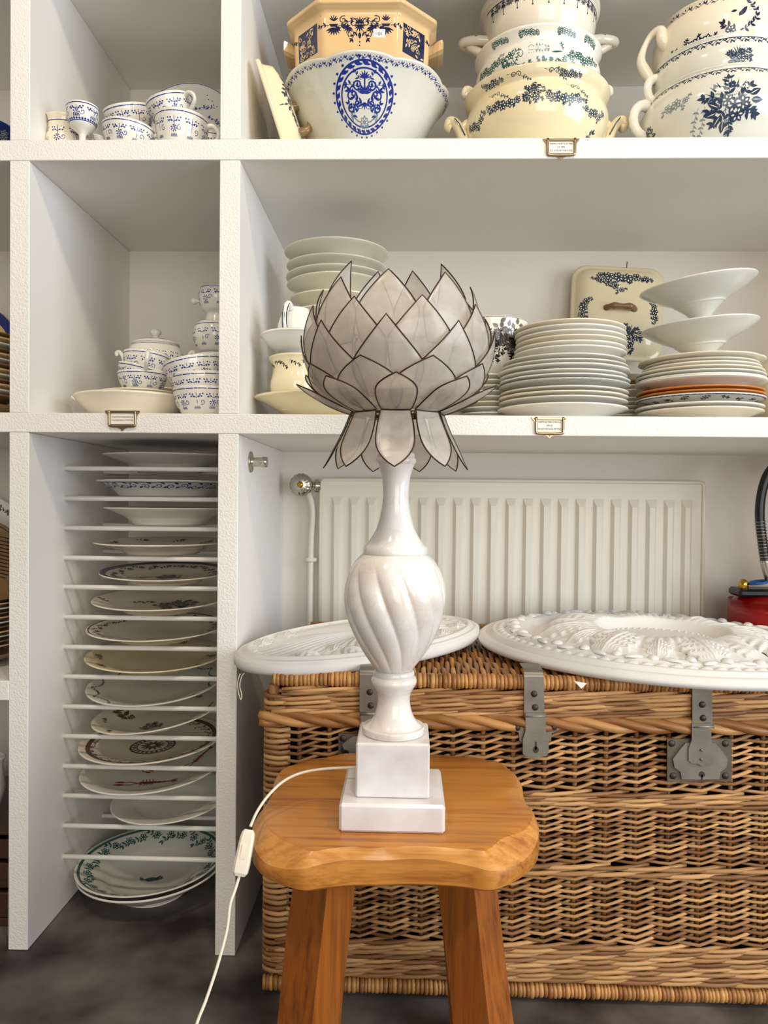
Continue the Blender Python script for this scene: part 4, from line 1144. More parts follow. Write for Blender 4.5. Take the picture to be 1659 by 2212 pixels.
def medallion_print(r):
    k = Ink(); 
    k.ring(0, 0, r, r*.06, 1, 0, 60, 1.12); k.ring(0, 0, r*.80, r*.05, 1, 0, 60, 1.12)
    for i in range(26):
        a = 2*PI*i/26; k.dot(1.1*r*math.cos(a), 1.1*1.12*r*math.sin(a), r*.042, 1)
        k.leaf(.9*r*math.cos(a), .9*1.12*r*math.sin(a), a + 1.2, r*.2, r*.14, 1); k.leaf(.9*r*math.cos(a + .09), 1.12*.9*r*math.sin(a + .09), a - 1.5, r*.14, r*.07, 1)
    h = Ink()
    h.spiral(.22*r, .42*r, .17*r, 1.4, -2, 1, r*.05); h.spiral(.45*r, .1*r, .2*r, 1.4, -2.4, -1, r*.055); h.spiral(.25*r, -.12*r, .15*r, 1.3, 2, 1, r*.05); h.spiral(.48*r, -.28*r, .14*r, 1.3, 1.5, -1, r*.055)
    h.sprig(.05*r, -.2*r, .5, .65*r, 5, r*.1, 1, .5); h.sprig(.05*r, .2*r, 1.0, .6*r, 5, r*.085, 1, -.9); h.sprig(.1*r, -.3*r, -.1, .5*r, 4, r*.09, 1, .7); h.sprig(.1*r, .55*r, .5, .3*r, 3, r*.07, 1, .6)
    h.sprig(.3*r, -.15*r, -.9, .35*r, 3, r*.08, 1, -.6)
    h.stroke([(.5*r, -.4*r), (.5*r, -.72*r)], r*.09, 3); h.stroke([(.1*r, -.72*r), (.25*r, -.7*r), (.4*r, -.58*r), (.5*r, -.45*r)], r*.05, 3)
    k.blit(h, 0, 0); k.blit(h, 0, 0, 0, 1, True)
    k.stroke([(0, -.55*r), (0, .75*r)], r*.05, 1)
    k.palmette(0, .15*r, PI/2, .34*r, 1); k.palmette(0, .6*r, PI/2, .25*r, 1); k.palmette(0, -.1*r, -PI/2, .25*r, 1, 0, 5)
    k.flower(0, -.72*r, .2*r, 8, 3, 0, 2)
    for i in range(7): k.leaf(0, -.72*r, -2.6 + i*.35, .26*r, .09*r, 3)
    return k
def lambrequin(wd, seed=5):
    # hanging scrolls and baskets of the octagonal tureen
    k = Ink(); h = Ink()
    h.spiral(.010, -.010, .007, 1.3, 1, 1, .0013); h.spiral(.024, -.006, .006, 1.3, 2, -1, .0013); h.palmette(.016, -.016, -1.2, .011); h.sprig(.004, -.004, -.2, .028, 4, .004, 1, -.5)
    h.spiral(.012, -.026, .006, 1.2, -1, 1, .0012); h.sprig(.003, -.02, -1.0, .016, 3, .0035)
    k.palmette(0, -.012, PI/2, .011); k.palmette(0, -.013, -PI/2, .012); k.leaf(0, -.024, -PI/2, .010, .005); k.dot(0, -.038, .0012); k.dot(0, -.043, .001)
    k.blit(h, 0, 0); k.blit(h, 0, 0, 0, 1, True)
    for s_ in (-1, 1):
        x = s_*.037
        k.palmette(x, -.008, PI/2, .010, 1, 0, 5); k.poly([(x - .006, -.012), (x + .006, -.012), (x + .004, -.016), (x - .004, -.016)]); 
        for q in range(7): k.leaf(x, -.017, -PI/2 + (q - 3)*.36, .012, .0028)
        k.sprig(x - s_*.006, -.014, PI/2 + s_*1.6, .012, 3, .003); k.sprig(x + s_*.006, -.014, PI/2 - s_*1.6, .012, 3, .003)
    k.stroke([(-wd/2, .001), (wd/2, .001)], .0012)
    return k
def dense_panel(w_, h_, seed):
    g = random.Random(seed); k = Ink()
    for i in range(6):
        for j in range(6):
            x0, y0, dx, dy = -w_/2 + w_*i/6, -h_/2 + h_*j/6, w_/6, h_/6
            k.poly([(x0, y0), (x0 + dx, y0), (x0 + dx, y0 + dy), (x0, y0 + dy)], 1, 0)
    for i in range(30):
        x, y = g.uniform(-.42, .42)*w_, g.uniform(-.44, .44)*h_
        if i % 2: k.spiral(x, y, .006, 1.2, g.uniform(0, 6), 1, .0015, 2, 1)
        else: k.leaf(x, y, g.uniform(0, 6), .010, .0042, 2, 1)
    return k
def landscape(wd, hgt, mi=1, lt=3):
    g = random.Random(4); k = Ink()
    k.spiral(-wd*.22, 0, hgt*.35, 1.1, -1, -1, .0013, mi); k.stroke([(-wd*.18, hgt*.1), (-wd*.1, hgt*.42), (wd*.05, hgt*.5), (wd*.28, hgt*.4), (wd*.36, hgt*.1)], .0011, mi)
    k.poly([(-wd*.14, -hgt*.05), (wd*.3, -hgt*.05), (wd*.26, -hgt*.3), (-wd*.1, -hgt*.35)], lt)
    for i in range(5): k.leaf(-wd*.02 + i*.006, -hgt*.02, PI/2, hgt*(.38 - .03*i), .006, lt)
    for q in range(3): k.stroke([(-wd*.11 + q*.005, -hgt*.02), (-wd*.11 + q*.005, hgt*.22)], .0009, mi)
    k.stroke([(-wd*.12, hgt*.22), (-wd*.085, hgt*.3), (-wd*.05, hgt*.22)], .0009, mi); k.stroke([(-wd*.12, hgt*.1), (-wd*.05, hgt*.1)], .0007, mi)
    for q in range(4): k.stroke([(wd*.16 + q*.005, -hgt*.02), (wd*.165 + q*.005, hgt*.32)], .0007, mi)
    k.leaf(wd*.15, -hgt*.03, .1, .026, .004, mi)
    for i in range(9):
        x = g.uniform(-.48, -.18)*wd; k.sprig(x, g.uniform(-.4, .3)*hgt, g.uniform(0, 6), .016, 4, .0032, mi, g.uniform(-1, 1))
    k.flower(-wd*.33, hgt*.08, .010, 6, mi, 0, 2); k.flower(wd*.42, -hgt*.1, .008, 6, mi, 0, 2)
    for i in range(6): k.sprig(g.uniform(.28, .48)*wd, g.uniform(-.35, .3)*hgt, g.uniform(0, 6), .014, 4, .003, mi, g.uniform(-1, 1))
    for i in range(14): k.sprig(g.uniform(-.1, .3)*wd, -hgt*.38 + g.uniform(-.003, .003), g.uniform(.5, 2.5), .008, 3, .0026, mi)
    return k
FRONT = -PI/2
GL = 'glaze_'

# ------------------------------------------------------------------ top shelf, right bay
ZT = Z_TOP1
def sticker(mb, wr, th, t, txt, mi, mi_t, w_=.024, h_=.017):
    k = Ink(); k.poly([(-w_/2, -h_/2), (w_/2, -h_/2), (w_/2, h_/2), (-w_/2, h_/2)], mi)
    x = -.007
    segs = {'1': [((.001, -.003), (.001, .003))], '0': [((0, -.003), (0, .003)), ((0, .003), (.0025, .003)), ((.0025, .003), (.0025, -.003)), ((.0025, -.003), (0, -.003))],
            'e': [((.003, .0028), (.001, .003)), ((.001, .003), (0, 0)), ((0, 0), (.001, -.003)), ((.001, -.003), (.003, -.0028)), ((-.0006, .0008), (.0022, .0008)), ((-.0006, -.0008), (.0022, -.0008))], ' ': [],
            '9': [((.0025, -.003), (.0025, .003)), ((0, .003), (.0025, .003)), ((0, .003), (0, 0)), ((0, 0), (.0025, 0))], '5': [((.0025, .003), (0, .003)), ((0, .003), (0, 0)), ((0, 0), (.0025, 0)), ((.0025, 0), (.0025, -.003)), ((.0025, -.003), (0, -.003))]}
    for ch in txt:
        for a, b in segs[ch]: k.stroke([(a[0] + x, a[1] - .001), (b[0] + x, b[1] - .001)], .0007, mi_t, 1)
        x += .0042 if ch != '1' else .003
    wr.stamp(mb, k, th, t*wr.len)
cA = WY(789, 200, 1.745)
AX, AY = cA.x, 1.745
# blue medallion bowl
profA = [(.066, 0), (.062, .012), (.070, .03), (.098, .058), (.130, .094), (.157, .138), (.176, .168), (.188, .181)]
scA = lambda t, i, z: 1 + .028*abs(math.cos(4*t))**.6*(max(z, 0)/.181)**2
zA = lambda t, i, r: .006*abs(math.cos(4*t))*(r/.19)**4
bA, wA = vessel(profA, .004, 96, scA, zA)
wA.stamp(bA, medallion_print(.060), FRONT + .05, wA.len*.635)
wA.stamp(bA, vine_border(1.17, .011, 1, 3), FRONT, wA.len*.955, rad=.186)
wA.stamp(bA, vine_border(.36, .012, 1, 9), FRONT, wA.len*.10)
tag(bA.build('bowl', ['glaze_grey', 'print_blue', 'glaze_grey', 'print_slate_light'], None, (AX, AY, ZT)), 'large scalloped white bowl with a round blue medallion on its side', 'bowl')
# octagonal tureen inside it
def octo(t, i, z):
    a = (t + PI/4) % (PI/2) - PI/4
    return min(.985/math.cos(a), 1.075/math.cos(PI/4 - abs(a)))
profB = [(.085, 0), (.105, .02), (.132, .06), (.146, .11), (.150, .17), (.151, .198), (.160, .208), (.166, .213), (.166, .220)]
tB = thing('tureen', 'tan octagonal tureen with navy scrollwork and a price sticker, inside the medallion bowl', 'tureen', (AX - .004, AY, ZT + .091))
bB, wB = vessel(profB, .005, 128, octo)
for q in range(8):
    th = FRONT + q*PI/4
    if q % 2 == 0:
        lb = Ink(); lb.blit(lambrequin(.108), 0, 0, 0, 1.42); wB.stamp(bB, lb, th, wB.len*.87)
    else:
        wB.stamp(bB, dense_panel(.064, .060, q), th, wB.len*.715); k = Ink(); k.palmette(0, .0, PI/2, .018); k.palmette(0, 0, -PI/2, .016); k.spiral(.013, 0, .007, 1.2, 0, 1, .0012); k.spiral(-.013, 0, .007, 1.2, 3, -1, .0012); wB.stamp(bB, k, th, wB.len*.50)
sticker(bB, wB, FRONT + .27, .72, '110e', 3, 4)
bB.build('body', ['glaze_tan', 'print_navy', 'glaze_tan', 'sticker', 'ink'], tB)
for s_ in (-1, 1):
    mb = MB(); V = []; F = []
    st_ = [(.142, .012, .020), (.156, .014, .026), (.170, .016, .034), (.178, .015, .036), (.181, .010, .030)]
    for xx, hh, ww in st_:
        for a, b in ((-1, -.7), (-.7, -1), (.7, -1), (1, -.7), (1, .7), (.7, 1), (-.7, 1), (-1, .7)): V.append((s_*xx, a*ww, .190 + b*hh + (xx - .142)*.3))
    for i in range(4):
        for k in range(8): l = (k + 1) % 8; F.append([i*8 + k, i*8 + l, (i + 1)*8 + l, (i + 1)*8 + k])
    F.append([32 + k for k in range(8)]); mb.add(V, F, 0, False); mb.build('handle', 'glaze_tan', tB)
profE = [(.06, 0), (.085, .02), (.108, .06), (.115, .09), (.113, .11)]
bE, wE = vessel(profE, .004, 64)
wE.stamp(bE, garland(.5, 0, 4, 1, 2, .012), FRONT, wE.len*.52, rad=.105)
bow(bE, (-.110, 0, .045), (-.110, 0, .085), (-.03, 0, 0), .008)
tag(bE.build('bowl', ['glaze_white', 'print_teal', 'glaze_white'], None, (AX - .02, AY, ZT + .224)), 'white bowl with teal flowers peeking from the octagonal tureen at the top edge', 'bowl')

# stack of three round tureens in the middle
CX = WY(1158, 200, 1.745).x; CY = 1.745
g3 = 'stacked round tureens with handles, middle of the top shelf'
t1 = thing('tureen', 'cream tureen with a dark flower garland and scroll handles, bottom of the middle stack', 'tureen', (CX, CY, ZT), (0, 0, 0), g3)
b1, w1 = vessel([(.088, 0), (.083, .010), (.118, .034), (.148, .076), (.159, .114), (.158, .134), (.151, .148), (.150, .155), (.158, .166), (.163, .178)], .0045, 96)
k = bouquet(.028, 5, 1, 2); w1.stamp(b1, k, FRONT - .2, w1.len*.70)
for s_ in (-1, 1):
    w1.stamp(b1, garland(.085, .010, 3 + s_, 1, 2, .009), FRONT - .2 + s_*.42, w1.len*.69)
    w1.stamp(b1, garland(.07, .012, 6 + s_, 1, 2, .008), FRONT - .2 + s_*.95, w1.len*.64)
    k = Ink(); k.spiral(-.006, 0, .006, 1.2, 0, 1, .0013); k.spiral(.006, 0, .006, 1.2, 3, -1, .0013); k.stroke([(-.02, .004), (-.005, 0), (.02, -.004)], .001); k.sprig(.01, -.004, -.5, .02, 4, .003)
    w1.stamp(b1, k, FRONT - .18 + s_*.55, w1.len*.775); w1.stamp(b1, k, FRONT - .18 + s_*.25, w1.len*.93)
    w1.stamp(b1, garland(.05, .0, 9, 1, 2, .006), FRONT - .25 + s_*.55, w1.len*.925)
k = Ink(); k.sprig(0, 0, 1.2, .03, 5, .006); k.flower(.004, .012, .008, 6, 1, 1, 2); w1.stamp(b1, k, FRONT + .75, w1.len*.3)
b1.build('body', ['glaze_cream', 'print_slate', 'glaze_cream'], t1)
def scroll_handle(parent, s_, x, z, m_, sc_=1., ink=None):
    mb = MB()
    q = [(s_*(x - .012), 0, z - .050*sc_), (s_*(x + .006), 0, z - .030*sc_), (s_*(x + .016), 0, z - .006*sc_), (s_*(x + .030*sc_), 0, z + .014*sc_), (s_*(x + .042*sc_), 0, z + .018*sc_), (s_*(x + .046*sc_), 0, z + .006*sc_), (s_*(x + .038*sc_), 0, z + .002*sc_)]
    tube(mb, spline(q, 6), lambda t: (.015 - .006*t)*sc_, 10, 0, flat=1.5)
    q = [(s_*(x + .014), 0, z - .004), (s_*(x + .004), 0, z + .012*sc_), (s_*(x - .008), 0, z + .014*sc_)]
    tube(mb, spline(q, 5), lambda t: (.011 - .002*t)*sc_, 10, 0, flat=1.4)
    for a in (-.012, .0, .012): tube(mb, [(s_*(x + .008), a*sc_ - .010*sc_, z - .022*sc_), (s_*(x + .022), a*sc_ - .012*sc_, z + .004*sc_), (s_*(x + .032*sc_), a*sc_ - .010*sc_, z + .016*sc_)], .0014*sc_, 5, 1)
    mb.build('handle', [m_, ink or 'print_slate'], parent)
for s_ in (-1, 1): scroll_handle(t1, s_, .154, .118, 'glaze_cream')
t2 = thing('tureen', 'white tureen with a grey-green sailing landscape, second in the middle stack', 'tureen', (CX + .002, CY, ZT + .133), (0, 0, 0), g3)
b2, w2 = vessel([(.075, 0), (.082, .01), (.112, .03), (.132, .058), (.139, .085), (.136, .103), (.131, .112), (.135, .124), (.142, .138)], .0045, 96)
w2.stamp(b2, landscape(.18, .058, 1, 3), FRONT - .15, w2.len*.64)
for q in (-1.0, .62): w2.stamp(b2, garland(.08, .004, 5, 1, 2, .008), FRONT + q, w2.len*.64)
for q in (-.8, -.3, .3, .8): w2.stamp(b2, garland(.045, .0, 8, 1, 2, .006), FRONT + q, w2.len*.93)
sticker(b2, w2, FRONT - .72, .72, '95e', 4, 5, .020, .014)
b2.build('body', ['glaze_white', 'print_teal', 'glaze_white', 'print_slate_light', 'sticker', 'ink'], t2)
for s_ in (-1, 1): scroll_handle(t2, s_, .128, .060, 'glaze_ivory', .8, 'glaze_ivory')
t3 = thing('tureen', 'ivory tureen with navy swags and looped handles, top of the middle stack', 'tureen', (CX + .004, CY, ZT + .252), (0, 0, 0), g3)
b3, w3 = vessel([(.075, 0), (.085, .01), (.108, .032), (.122, .062), (.127, .09), (.128, .105), (.134, .112), (.135, .124)], .0045, 96)
k = Ink()
for i in range(9):
    x = (i - 4)*.034
    k.palmette(x, .004, -PI/2, .012, 1, 0, 5); k.palmette(x, .004, PI/2, .008, 1, 0, 5); k.stroke([(x, -.006), (x, -.014)], .0014); k.dot(x, -.016, .0018)
    k.stroke([(x, .010), (x + .008, .002), (x + .017, -.001), (x + .026, .002), (x + .034, .010)], .001)
    k.blit(bouquet(.010, i, 1, 2), x + .017, .003)
k.stroke([(-.16 + i*.008, .012) for i in range(41)], .0026)
w3.stamp(b3, k, FRONT, w3.len*.74)
b3.build('body', ['glaze_ivory', 'print_navy', 'glaze_ivory'], t3)
for s_ in (-1, 1):
    mb = MB(); bow(mb, (s_*.118, -.016, .058), (s_*.118, .016, .058), (s_*.052, 0, .004), .0105)
    tube(mb, spline([(s_*.112, 0, .035), (s_*.135, -.004, .04), (s_*.160, 0, .056)], 4), .010, 8)
    for a in (-.6, 0, .6): tube(mb, [(s_*.122, -.016 + a*.006, .070 + a*.004), (s_*.146, -.020 + a*.008, .068 + a*.006)], .0012, 5, 1)
    mb.build('handle', ['glaze_ivory', 'print_navy'], t3)

# stack of three pots at the right
DX = WY(1548, 200, 1.735).x; DY = 1.735
g4 = 'stacked flowered soup tureens at the right of the top shelf'
def ring_handle(parent, s_, x, z, R_, r, m_, ang=0., ink=None, tilt=.25):
    mb = MB(); q = []
    for i in range(17):
        a = PI*.42 + 2*PI*.92*i/16
        q.append((s_*(x - R_*.72*math.cos(a)*-1 if False else x + R_*.8*math.cos(a + PI)*-1*-1), -.02 + tilt*R_*math.cos(a), z + R_*math.sin(a)))
    tube(mb, q, lambda t: r*(1.1 + .3*abs(2*t - 1)**3), 10, 0)
    if ink:
        for i in range(4): tube(mb, [(s_*(x - .012 + .008*i), -.02 - r*.85, z + R_*1.02 - .003*i), (s_*(x - .006 + .008*i), -.02 - r*.9, z + R_*.95 - .004*i)], .0016, 5, 1)
    return mb.build('handle', [m_, ink or m_], parent)
t4 = thing('tureen', 'big white pot with a dark leafy bouquet, bottom of the right stack', 'tureen', (DX, DY, ZT), (0, 0, 0), g4)
b4, w4 = vessel([(.098, 0), (.093, .010), (.130, .030), (.160, .070), (.171, .104), (.168, .132), (.156, .156), (.150, .167), (.152, .174)], .005, 110)
w4.stamp(b4, bouquet(.066, 3, 1, 2, 3), FRONT - .22, w4.len*.56)
k = garland(.05, .0, 12, 3, 2, .010); w4.stamp(b4, k, FRONT - .88, w4.len*.68)
k = Ink(); k.sprig(0, 0, -2.1, .06, 7, .005, 3, .3); k.sprig(.012, 0, -1.7, .055, 7, .005, 3, -.3); w4.stamp(b4, k, FRONT - .58, w4.len*.58)
k = Ink(); k.sprig(0, 0, -1.5, .05, 7, .005, 3, -.3); w4.stamp(b4, k, FRONT - .22, w4.len*.40)
for q in (.75, -1.45, 1.5): w4.stamp(b4, bouquet(.04, 8, 1, 2, 3), FRONT + q, w4.len*.5)
w4.stamp(b4, vine_border(.95, .015, 1, 4, 1.2, True), FRONT, w4.len*.925, rad=.152)
b4.build('body', ['glaze_grey', 'print_slate', 'glaze_grey', 'print_slate_light'], t4)
for s_ in (-1, 1): ring_handle(t4, s_, .166, .122, .034, .0095, 'glaze_white', ink='print_slate')
t5 = thing('tureen', 'white pot with a dark vine border and ring handle, second in the right stack', 'tureen', (DX + .002, DY, ZT + .106), (0, 0, 0), g4)
b5, w5 = vessel([(.088, 0), (.093, .010), (.120, .030), (.142, .065), (.148, .095), (.146, .115), (.142, .128), (.144, .136)], .005, 96)
w5.stamp(b5, vine_border(.9, .015, 1, 7, 1.2, True), FRONT, w5.len*.90, rad=.143)
k = bouquet(.03, 9, 1, 2, 3); w5.stamp(b5, k, FRONT - .1, w5.len*.66)
b5.build('body', ['glaze_grey', 'print_slate', 'glaze_grey', 'print_slate_light'], t5)
for s_ in (-1, 1): ring_handle(t5, s_, .144, .082, .026, .0085, 'glaze_white', ink='print_slate')
t6 = thing('tureen', 'cream pot with a navy bird on a branch, top of the right stack', 'tureen', (DX + .004, DY, ZT + .188), (0, math.radians(2), 0), g4)
b6, w6 = vessel([(.10, 0), (.108, .010), (.135, .035), (.149, .068), (.150, .095), (.144, .118), (.137, .130), (.140, .140)], .005, 96)
k = Ink(); k.stroke([(-.03, -.03), (0, -.022), (.02, -.008), (.03, .018), (.032, .045)], .0032); k.sprig(.0, -.022, .2, .04, 6, .006, 1, .9); k.sprig(-.01, -.025, 2.6, .03, 5, .007); k.sprig(.028, .01, 1.8, .045, 7, .006, 1, .5)
k.leaf(-.008, .004, .9, .026, .012); k.leaf(-.012, .016, 3.3, .012, .006); k.dot(.002, .016, .0045); k.flower(-.022, -.022, .011, 6, 1, 1, 2)
w6.stamp(b6, k, FRONT - .1, w6.len*.60)
k = garland(.11, -.012, 21, 1, 2, .010); w6.stamp(b6, k, FRONT - .75, w6.len*.34)
w6.stamp(b6, vine_border(.32, .014, 1, 5), FRONT - .1, w6.len*.93, rad=.14)
b6.build('body', ['glaze_ivory', 'print_navy', 'glaze_ivory'], t6)
for s_ in (-1, 1):
    mb = MB(); tube(mb, spline([(s_*.132, -.045, .070), (s_*.146, -.050, .088), (s_*.150, -.046, .112), (s_*.166, -.036, .108), (s_*.178, -.028, .086), (s_*.182, -.020, .060), (s_*.170, -.014, .040), (s_*.152, -.01, .018)], 5), lambda t: .0095 + .003*math.sin(9*t), 10)
    mb.build('handle', 'glaze_ivory', t6)

# cream lid leaning on the partition
def round_rect(a, b, r, n=6):
    q = []
    for cx_, cy_, s0 in ((a - r, b - r, 0), (-a + r, b - r, 1), (-a + r, -b + r, 2), (a - r, -b + r, 3)):
        for i in range(n + 1): t = (s0 + i/n)*PI/2; q.append((cx_ + r*math.cos(t), cy_ + r*math.sin(t)))
    return q
def rect_lid(a, b, hh, rr=.045):
    # domed rectangular cover, lying flat in its own coordinates
    mb = MB(); V = []; F = []; steps = ((1.0, -.004), (1.0, .003), (.97, .006), (.93, .006), (.90, .010), (.84, .018 + hh*.3), (.66, .016 + hh*.75), (.40, .016 + hh*.95), (.15, .016 + hh), (0.0001, .016 + hh))
    for s_, z in steps:
        for x, y in round_rect(a*s_, b*s_, max(rr*s_, .00001)): V.append((x, y, z))
    n = len(V)//len(steps)
    for i in range(len(steps) - 1):
        for k in range(n): l = (k + 1) % n; F.append([i*n + k, i*n + l, (i + 1)*n + l, (i + 1)*n + k])
    F.append([k for k in range(n)][::-1]); mb.add(V, F, 0, True)
    def f(x, y, off):
        s_ = max(abs(x)/a, abs(y)/b, 1e-4); q = steps[::-1]; i = 0
        while i < len(q) - 2 and q[i + 1][0] < s_: i += 1
        k = min(max((s_ - q[i][0])/max(q[i + 1][0] - q[i][0], 1e-6), 0), 1)
        return Vector((x, y, q[i][1]*(1 - k) + q[i + 1][1]*k + off))
    return mb, Flat(f)
pb = WY(607, 296, 1.66); ptop = WY(556, 102, 1.62)
ll = thing('dish_cover', 'cream tureen cover standing on edge against the white partition', 'cover', (-.292, 1.685, ZT + .0995), (0, math.radians(72), 0))
mb, fl = rect_lid(.108, .105, .028, .035)
k = Ink(); k.sprig(0, 0, .5, .03, 5, .007); k.sprig(0, 0, 2.2, .025, 5, .007); k.leaf(0, 0, -1.2, .02, .005)
for x, y in ((.05, -.06), (-.05, -.06), (.0, -.075), (-.06, .05)): fl.stamp(mb, k, x, y, x*20, .0006)
mb.build('cover', ['glaze_cream', 'print_slate'], ll)
mb = MB(); tube(mb, spline([(-.03, 0, .040), (-.026, 0, .062), (0, 0, .070), (.026, 0, .062), (.03, 0, .040)], 5), lambda t: .008 + .003*math.cos(2*PI*t), 10); mb.build('handle', 'glaze_brown', ll)
# small blue jug hiding behind
bj, wj = vessel([(.03, 0), (.045, .03), (.05, .07), (.038, .11), (.04, .135)], .004, 40)
bow(bj, (-.038, 0, .125), (-.045, 0, .05), (-.045, 0, .01), .007)
pj = WY(1030, 200, 1.98); tag(bj.build('jug', 'print_slate_light', None, (pj.x, 1.98, ZT)), 'pale blue jug mostly hidden behind the middle tureen stack', 'jug')

# ------------------------------------------------------------------ blue-and-white cups, left bays
RIB = lambda t, i, z: 1 + .006*abs(math.sin(22*t))
CUPM = ['glaze_white', 'print_blue']
def cup(name, label, x, y, z, R, H, rot=(0, 0, 0), handle=None, seed=1, cat='cup', group='blue sprigged cups and bowls in the left bays', spin=0.):
    t = thing(name, label, cat, (x, y, z), rot, group)
    b, w_ = vessel([(R*.50, 0), (R*.52, .003), (R*.72, H*.16), (R*.88, H*.45), (R*.96, H*.75), (R, H)], .0028, 88, RIB)
    w_.stamp(b, strawflower(2*PI*R*.93, w_.len*.62, seed), FRONT + spin, w_.len*.62, rad=R*.93)
    b.build('body', CUPM, t)
    if handle is not None:
        mb = MB(); c, s_ = math.cos(handle), math.sin(handle)
        bow(mb, (R*.94*c, R*.94*s_, H*.86), (R*.78*c, R*.78*s_, H*.28), (R*.52*c, R*.52*s_, .004), .0046, rr=lambda q: .0042 + .0014*abs(2*q - 1), n=4)
        mb.build('handle', 'glaze_white', t)
    return t
def L(u, v, y, z): p = WY(u, v, y); return p.x
ZT_, ZM = Z_TOP1, Z_MID1
# top left bay
cr = thing('creamer', 'small ivory creamer with blue sprigs, leftmost on the top left shelf', 'creamer', (L(138, 290, 1.62, 0), 1.625, ZT_))
b, w_ = vessel([(.024, 0), (.030, .008), (.038, .03), (.034, .055), (.034, .072), (.038, .084)], .003, 48, None, lambda t, i, r: (.012*max(0, math.cos(t - PI))**3)*(r/.038)**4 if i > 12 else 0)
w_.stamp(b, strawflower(.2, .06, 4), FRONT, w_.len*.5); b.build('body', ['glaze_ivory', 'print_blue'], cr)
mb = MB(); bow(mb, (.034, 0, .072), (.036, 0, .025), (.024, 0, 0), .004); mb.build('handle', 'glaze_ivory', cr)
b, w_ = vessel([(.021, 0), (.020, .004), (.008, .014), (.007, .028), (.012, .036), (.024, .046), (.031, .062), (.032, .078), (.0325, .088)], .0026, 56)
w_.stamp(b, strawflower(.18, .03, 2), FRONT, w_.len*.82, rad=.031)
k = Ink(); k.stroke([(-.1 + .005*i, 0) for i in range(41)], .0016); [k.leaf(-.09 + .006*i, .001, PI/2, .005, .005) for i in range(31)]
w_.stamp(b, k, FRONT, w_.len*.63, rad=.03)
tag(b.build('egg_cup', CUPM, None, (L(176, 290, 1.575, 0), 1.58, ZT_)), 'blue and white egg cup on a thin stem beside the creamer', 'egg cup')
b, w_ = vessel([(.016, 0), (.024, .012), (.027, .028), (.020, .040), (.021, .046)], .0024, 40); k = Ink(); [k.dot(-.03 + .004*i, .002*(i % 2), .0012) for i in range(16)]; w_.stamp(b, k, FRONT, w_.len*.66)
tag(b.build('salt_pot', CUPM, None, (L(206, 290, 1.66, 0), 1.665, ZT_ + .018)), 'tiny white dotted pot behind the egg cup', 'pot')
add_plate(L(206, 290, 1.66, 0), 1.665, ZT_, .032, 'tiny saucer under the dotted pot behind the egg cup', None, 'glaze_white', .016, name='saucer', cat='saucer')
cup('tea_cup', 'low blue sprigged cup with a right handle, front of the top left shelf', L(275, 290, 1.60, 0), 1.60, ZT_, .055, .052, (0, math.radians(4), 0), .12, 3)
cup('tea_cup', 'ribbed blue sprigged cup tilted to the right behind the low front cup', L(284, 250, 1.66, 0), 1.675, ZT_ + .070, .053, .058, (math.radians(14), math.radians(-9), 0), None, 5)
cup('tea_cup', 'ribbed blue sprigged cup with right handle, under the tilted cup on the top left shelf', L(388, 280, 1.61, 0), 1.615, ZT_, .057, .078, (0, math.radians(3), 0), 0., 7)
cup('tea_cup', 'tilted cup with handle up, stacked on the right cup of the top left shelf', L(380, 225, 1.615, 0), 1.62, ZT_ + .062, .050, .058, (math.radians(8), math.radians(-14), 0), -.55, 9)
# plate on edge
k = Ink()
for i in range(9):
    a = i*2*PI/9; q = Ink(); q.sprig(0, 0, .3, .05, 5, .004, 1, .8); q.spiral(.02, .012, .008, 1.2, 0, 1, .001); [q.dot(.01*j, -.006 + .004*(j % 2), .0014) for j in range(5)]; k.blit(q, .088*math.cos(a), .088*math.sin(a), a + 1.57)
k.ring(0, 0, .122, .0014, 1, n=64)
mb = plate(.125, .02, ink=((k, 0, 0, 0., .0006),)); o = mb.build('plate', CUPM, None, (L(395, 240, 1.85, 0), 1.90, ZT_ + .192), (math.radians(78), 0, 0))
b, w_ = vessel([(.05, 0), (.055, .006), (.065, .03), (.066, .062)], .004, 40); tag(b.build('pot', CUPM, None, (L(395, 240, 1.85, 0), 1.91, ZT_)), 'low white pot under the upright plate, hidden behind the cups', 'pot')
tag(o, 'blue sprigged plate standing upright at the back of the top left shelf', 'plate')
add_plate(L(452, 280, 1.74, 0), 1.745, ZT_, .072, 'grey-white saucer at the right end of the top left shelf', None, 'glaze_grey', .02, name='saucer', cat='saucer')
add_plate(L(452, 280, 1.74, 0), 1.745, ZT_ + .018, .070, 'grey-white saucer just under the back cup on the top left shelf', None, 'glaze_grey', .02, name='saucer', cat='saucer')
cup('tea_cup', 'blue sprigged cup on saucers at the right end of the top left shelf', L(455, 230, 1.74, 0), 1.745, ZT_ + .036, .055, .058, (0, 0, 0), None, 11)

# middle left bay
pl = thing('serving_dish', 'wide white serving dish with a small lug under the cups, middle left shelf', 'dish', (L(290, 870, 1.70, 0), 1.70, ZM))
b, w_ = vessel([(.080, 0), (.085, .006), (.112, .030), (.124, .044), (.130, .050)], .004, 64); b.build('body', 'glaze_ivory', pl)
mb = MB(); tube(mb, spline([(-.124, -.016, .047), (-.136, -.010, .052), (-.140, 0, .053), (-.136, .010, .052), (-.124, .016, .047)], 4), .005, 8); mb.build('lug', 'glaze_ivory', pl)
mb = plate(.088, .016); o = tag(put('plate', mb.mesh('plate', ['glaze_ivory']), None, (L(303, 855, 1.70, 0), 1.70, ZM + .046)), 'ivory plate lying on the white serving dish under the cups', 'plate')
cup('tea_cup', 'lower blue sprigged cup of the pair on the ivory plate', L(306, 830, 1.68, 0), 1.685, ZM + .060, .054, .046, (0, 0, 0), None, 13)
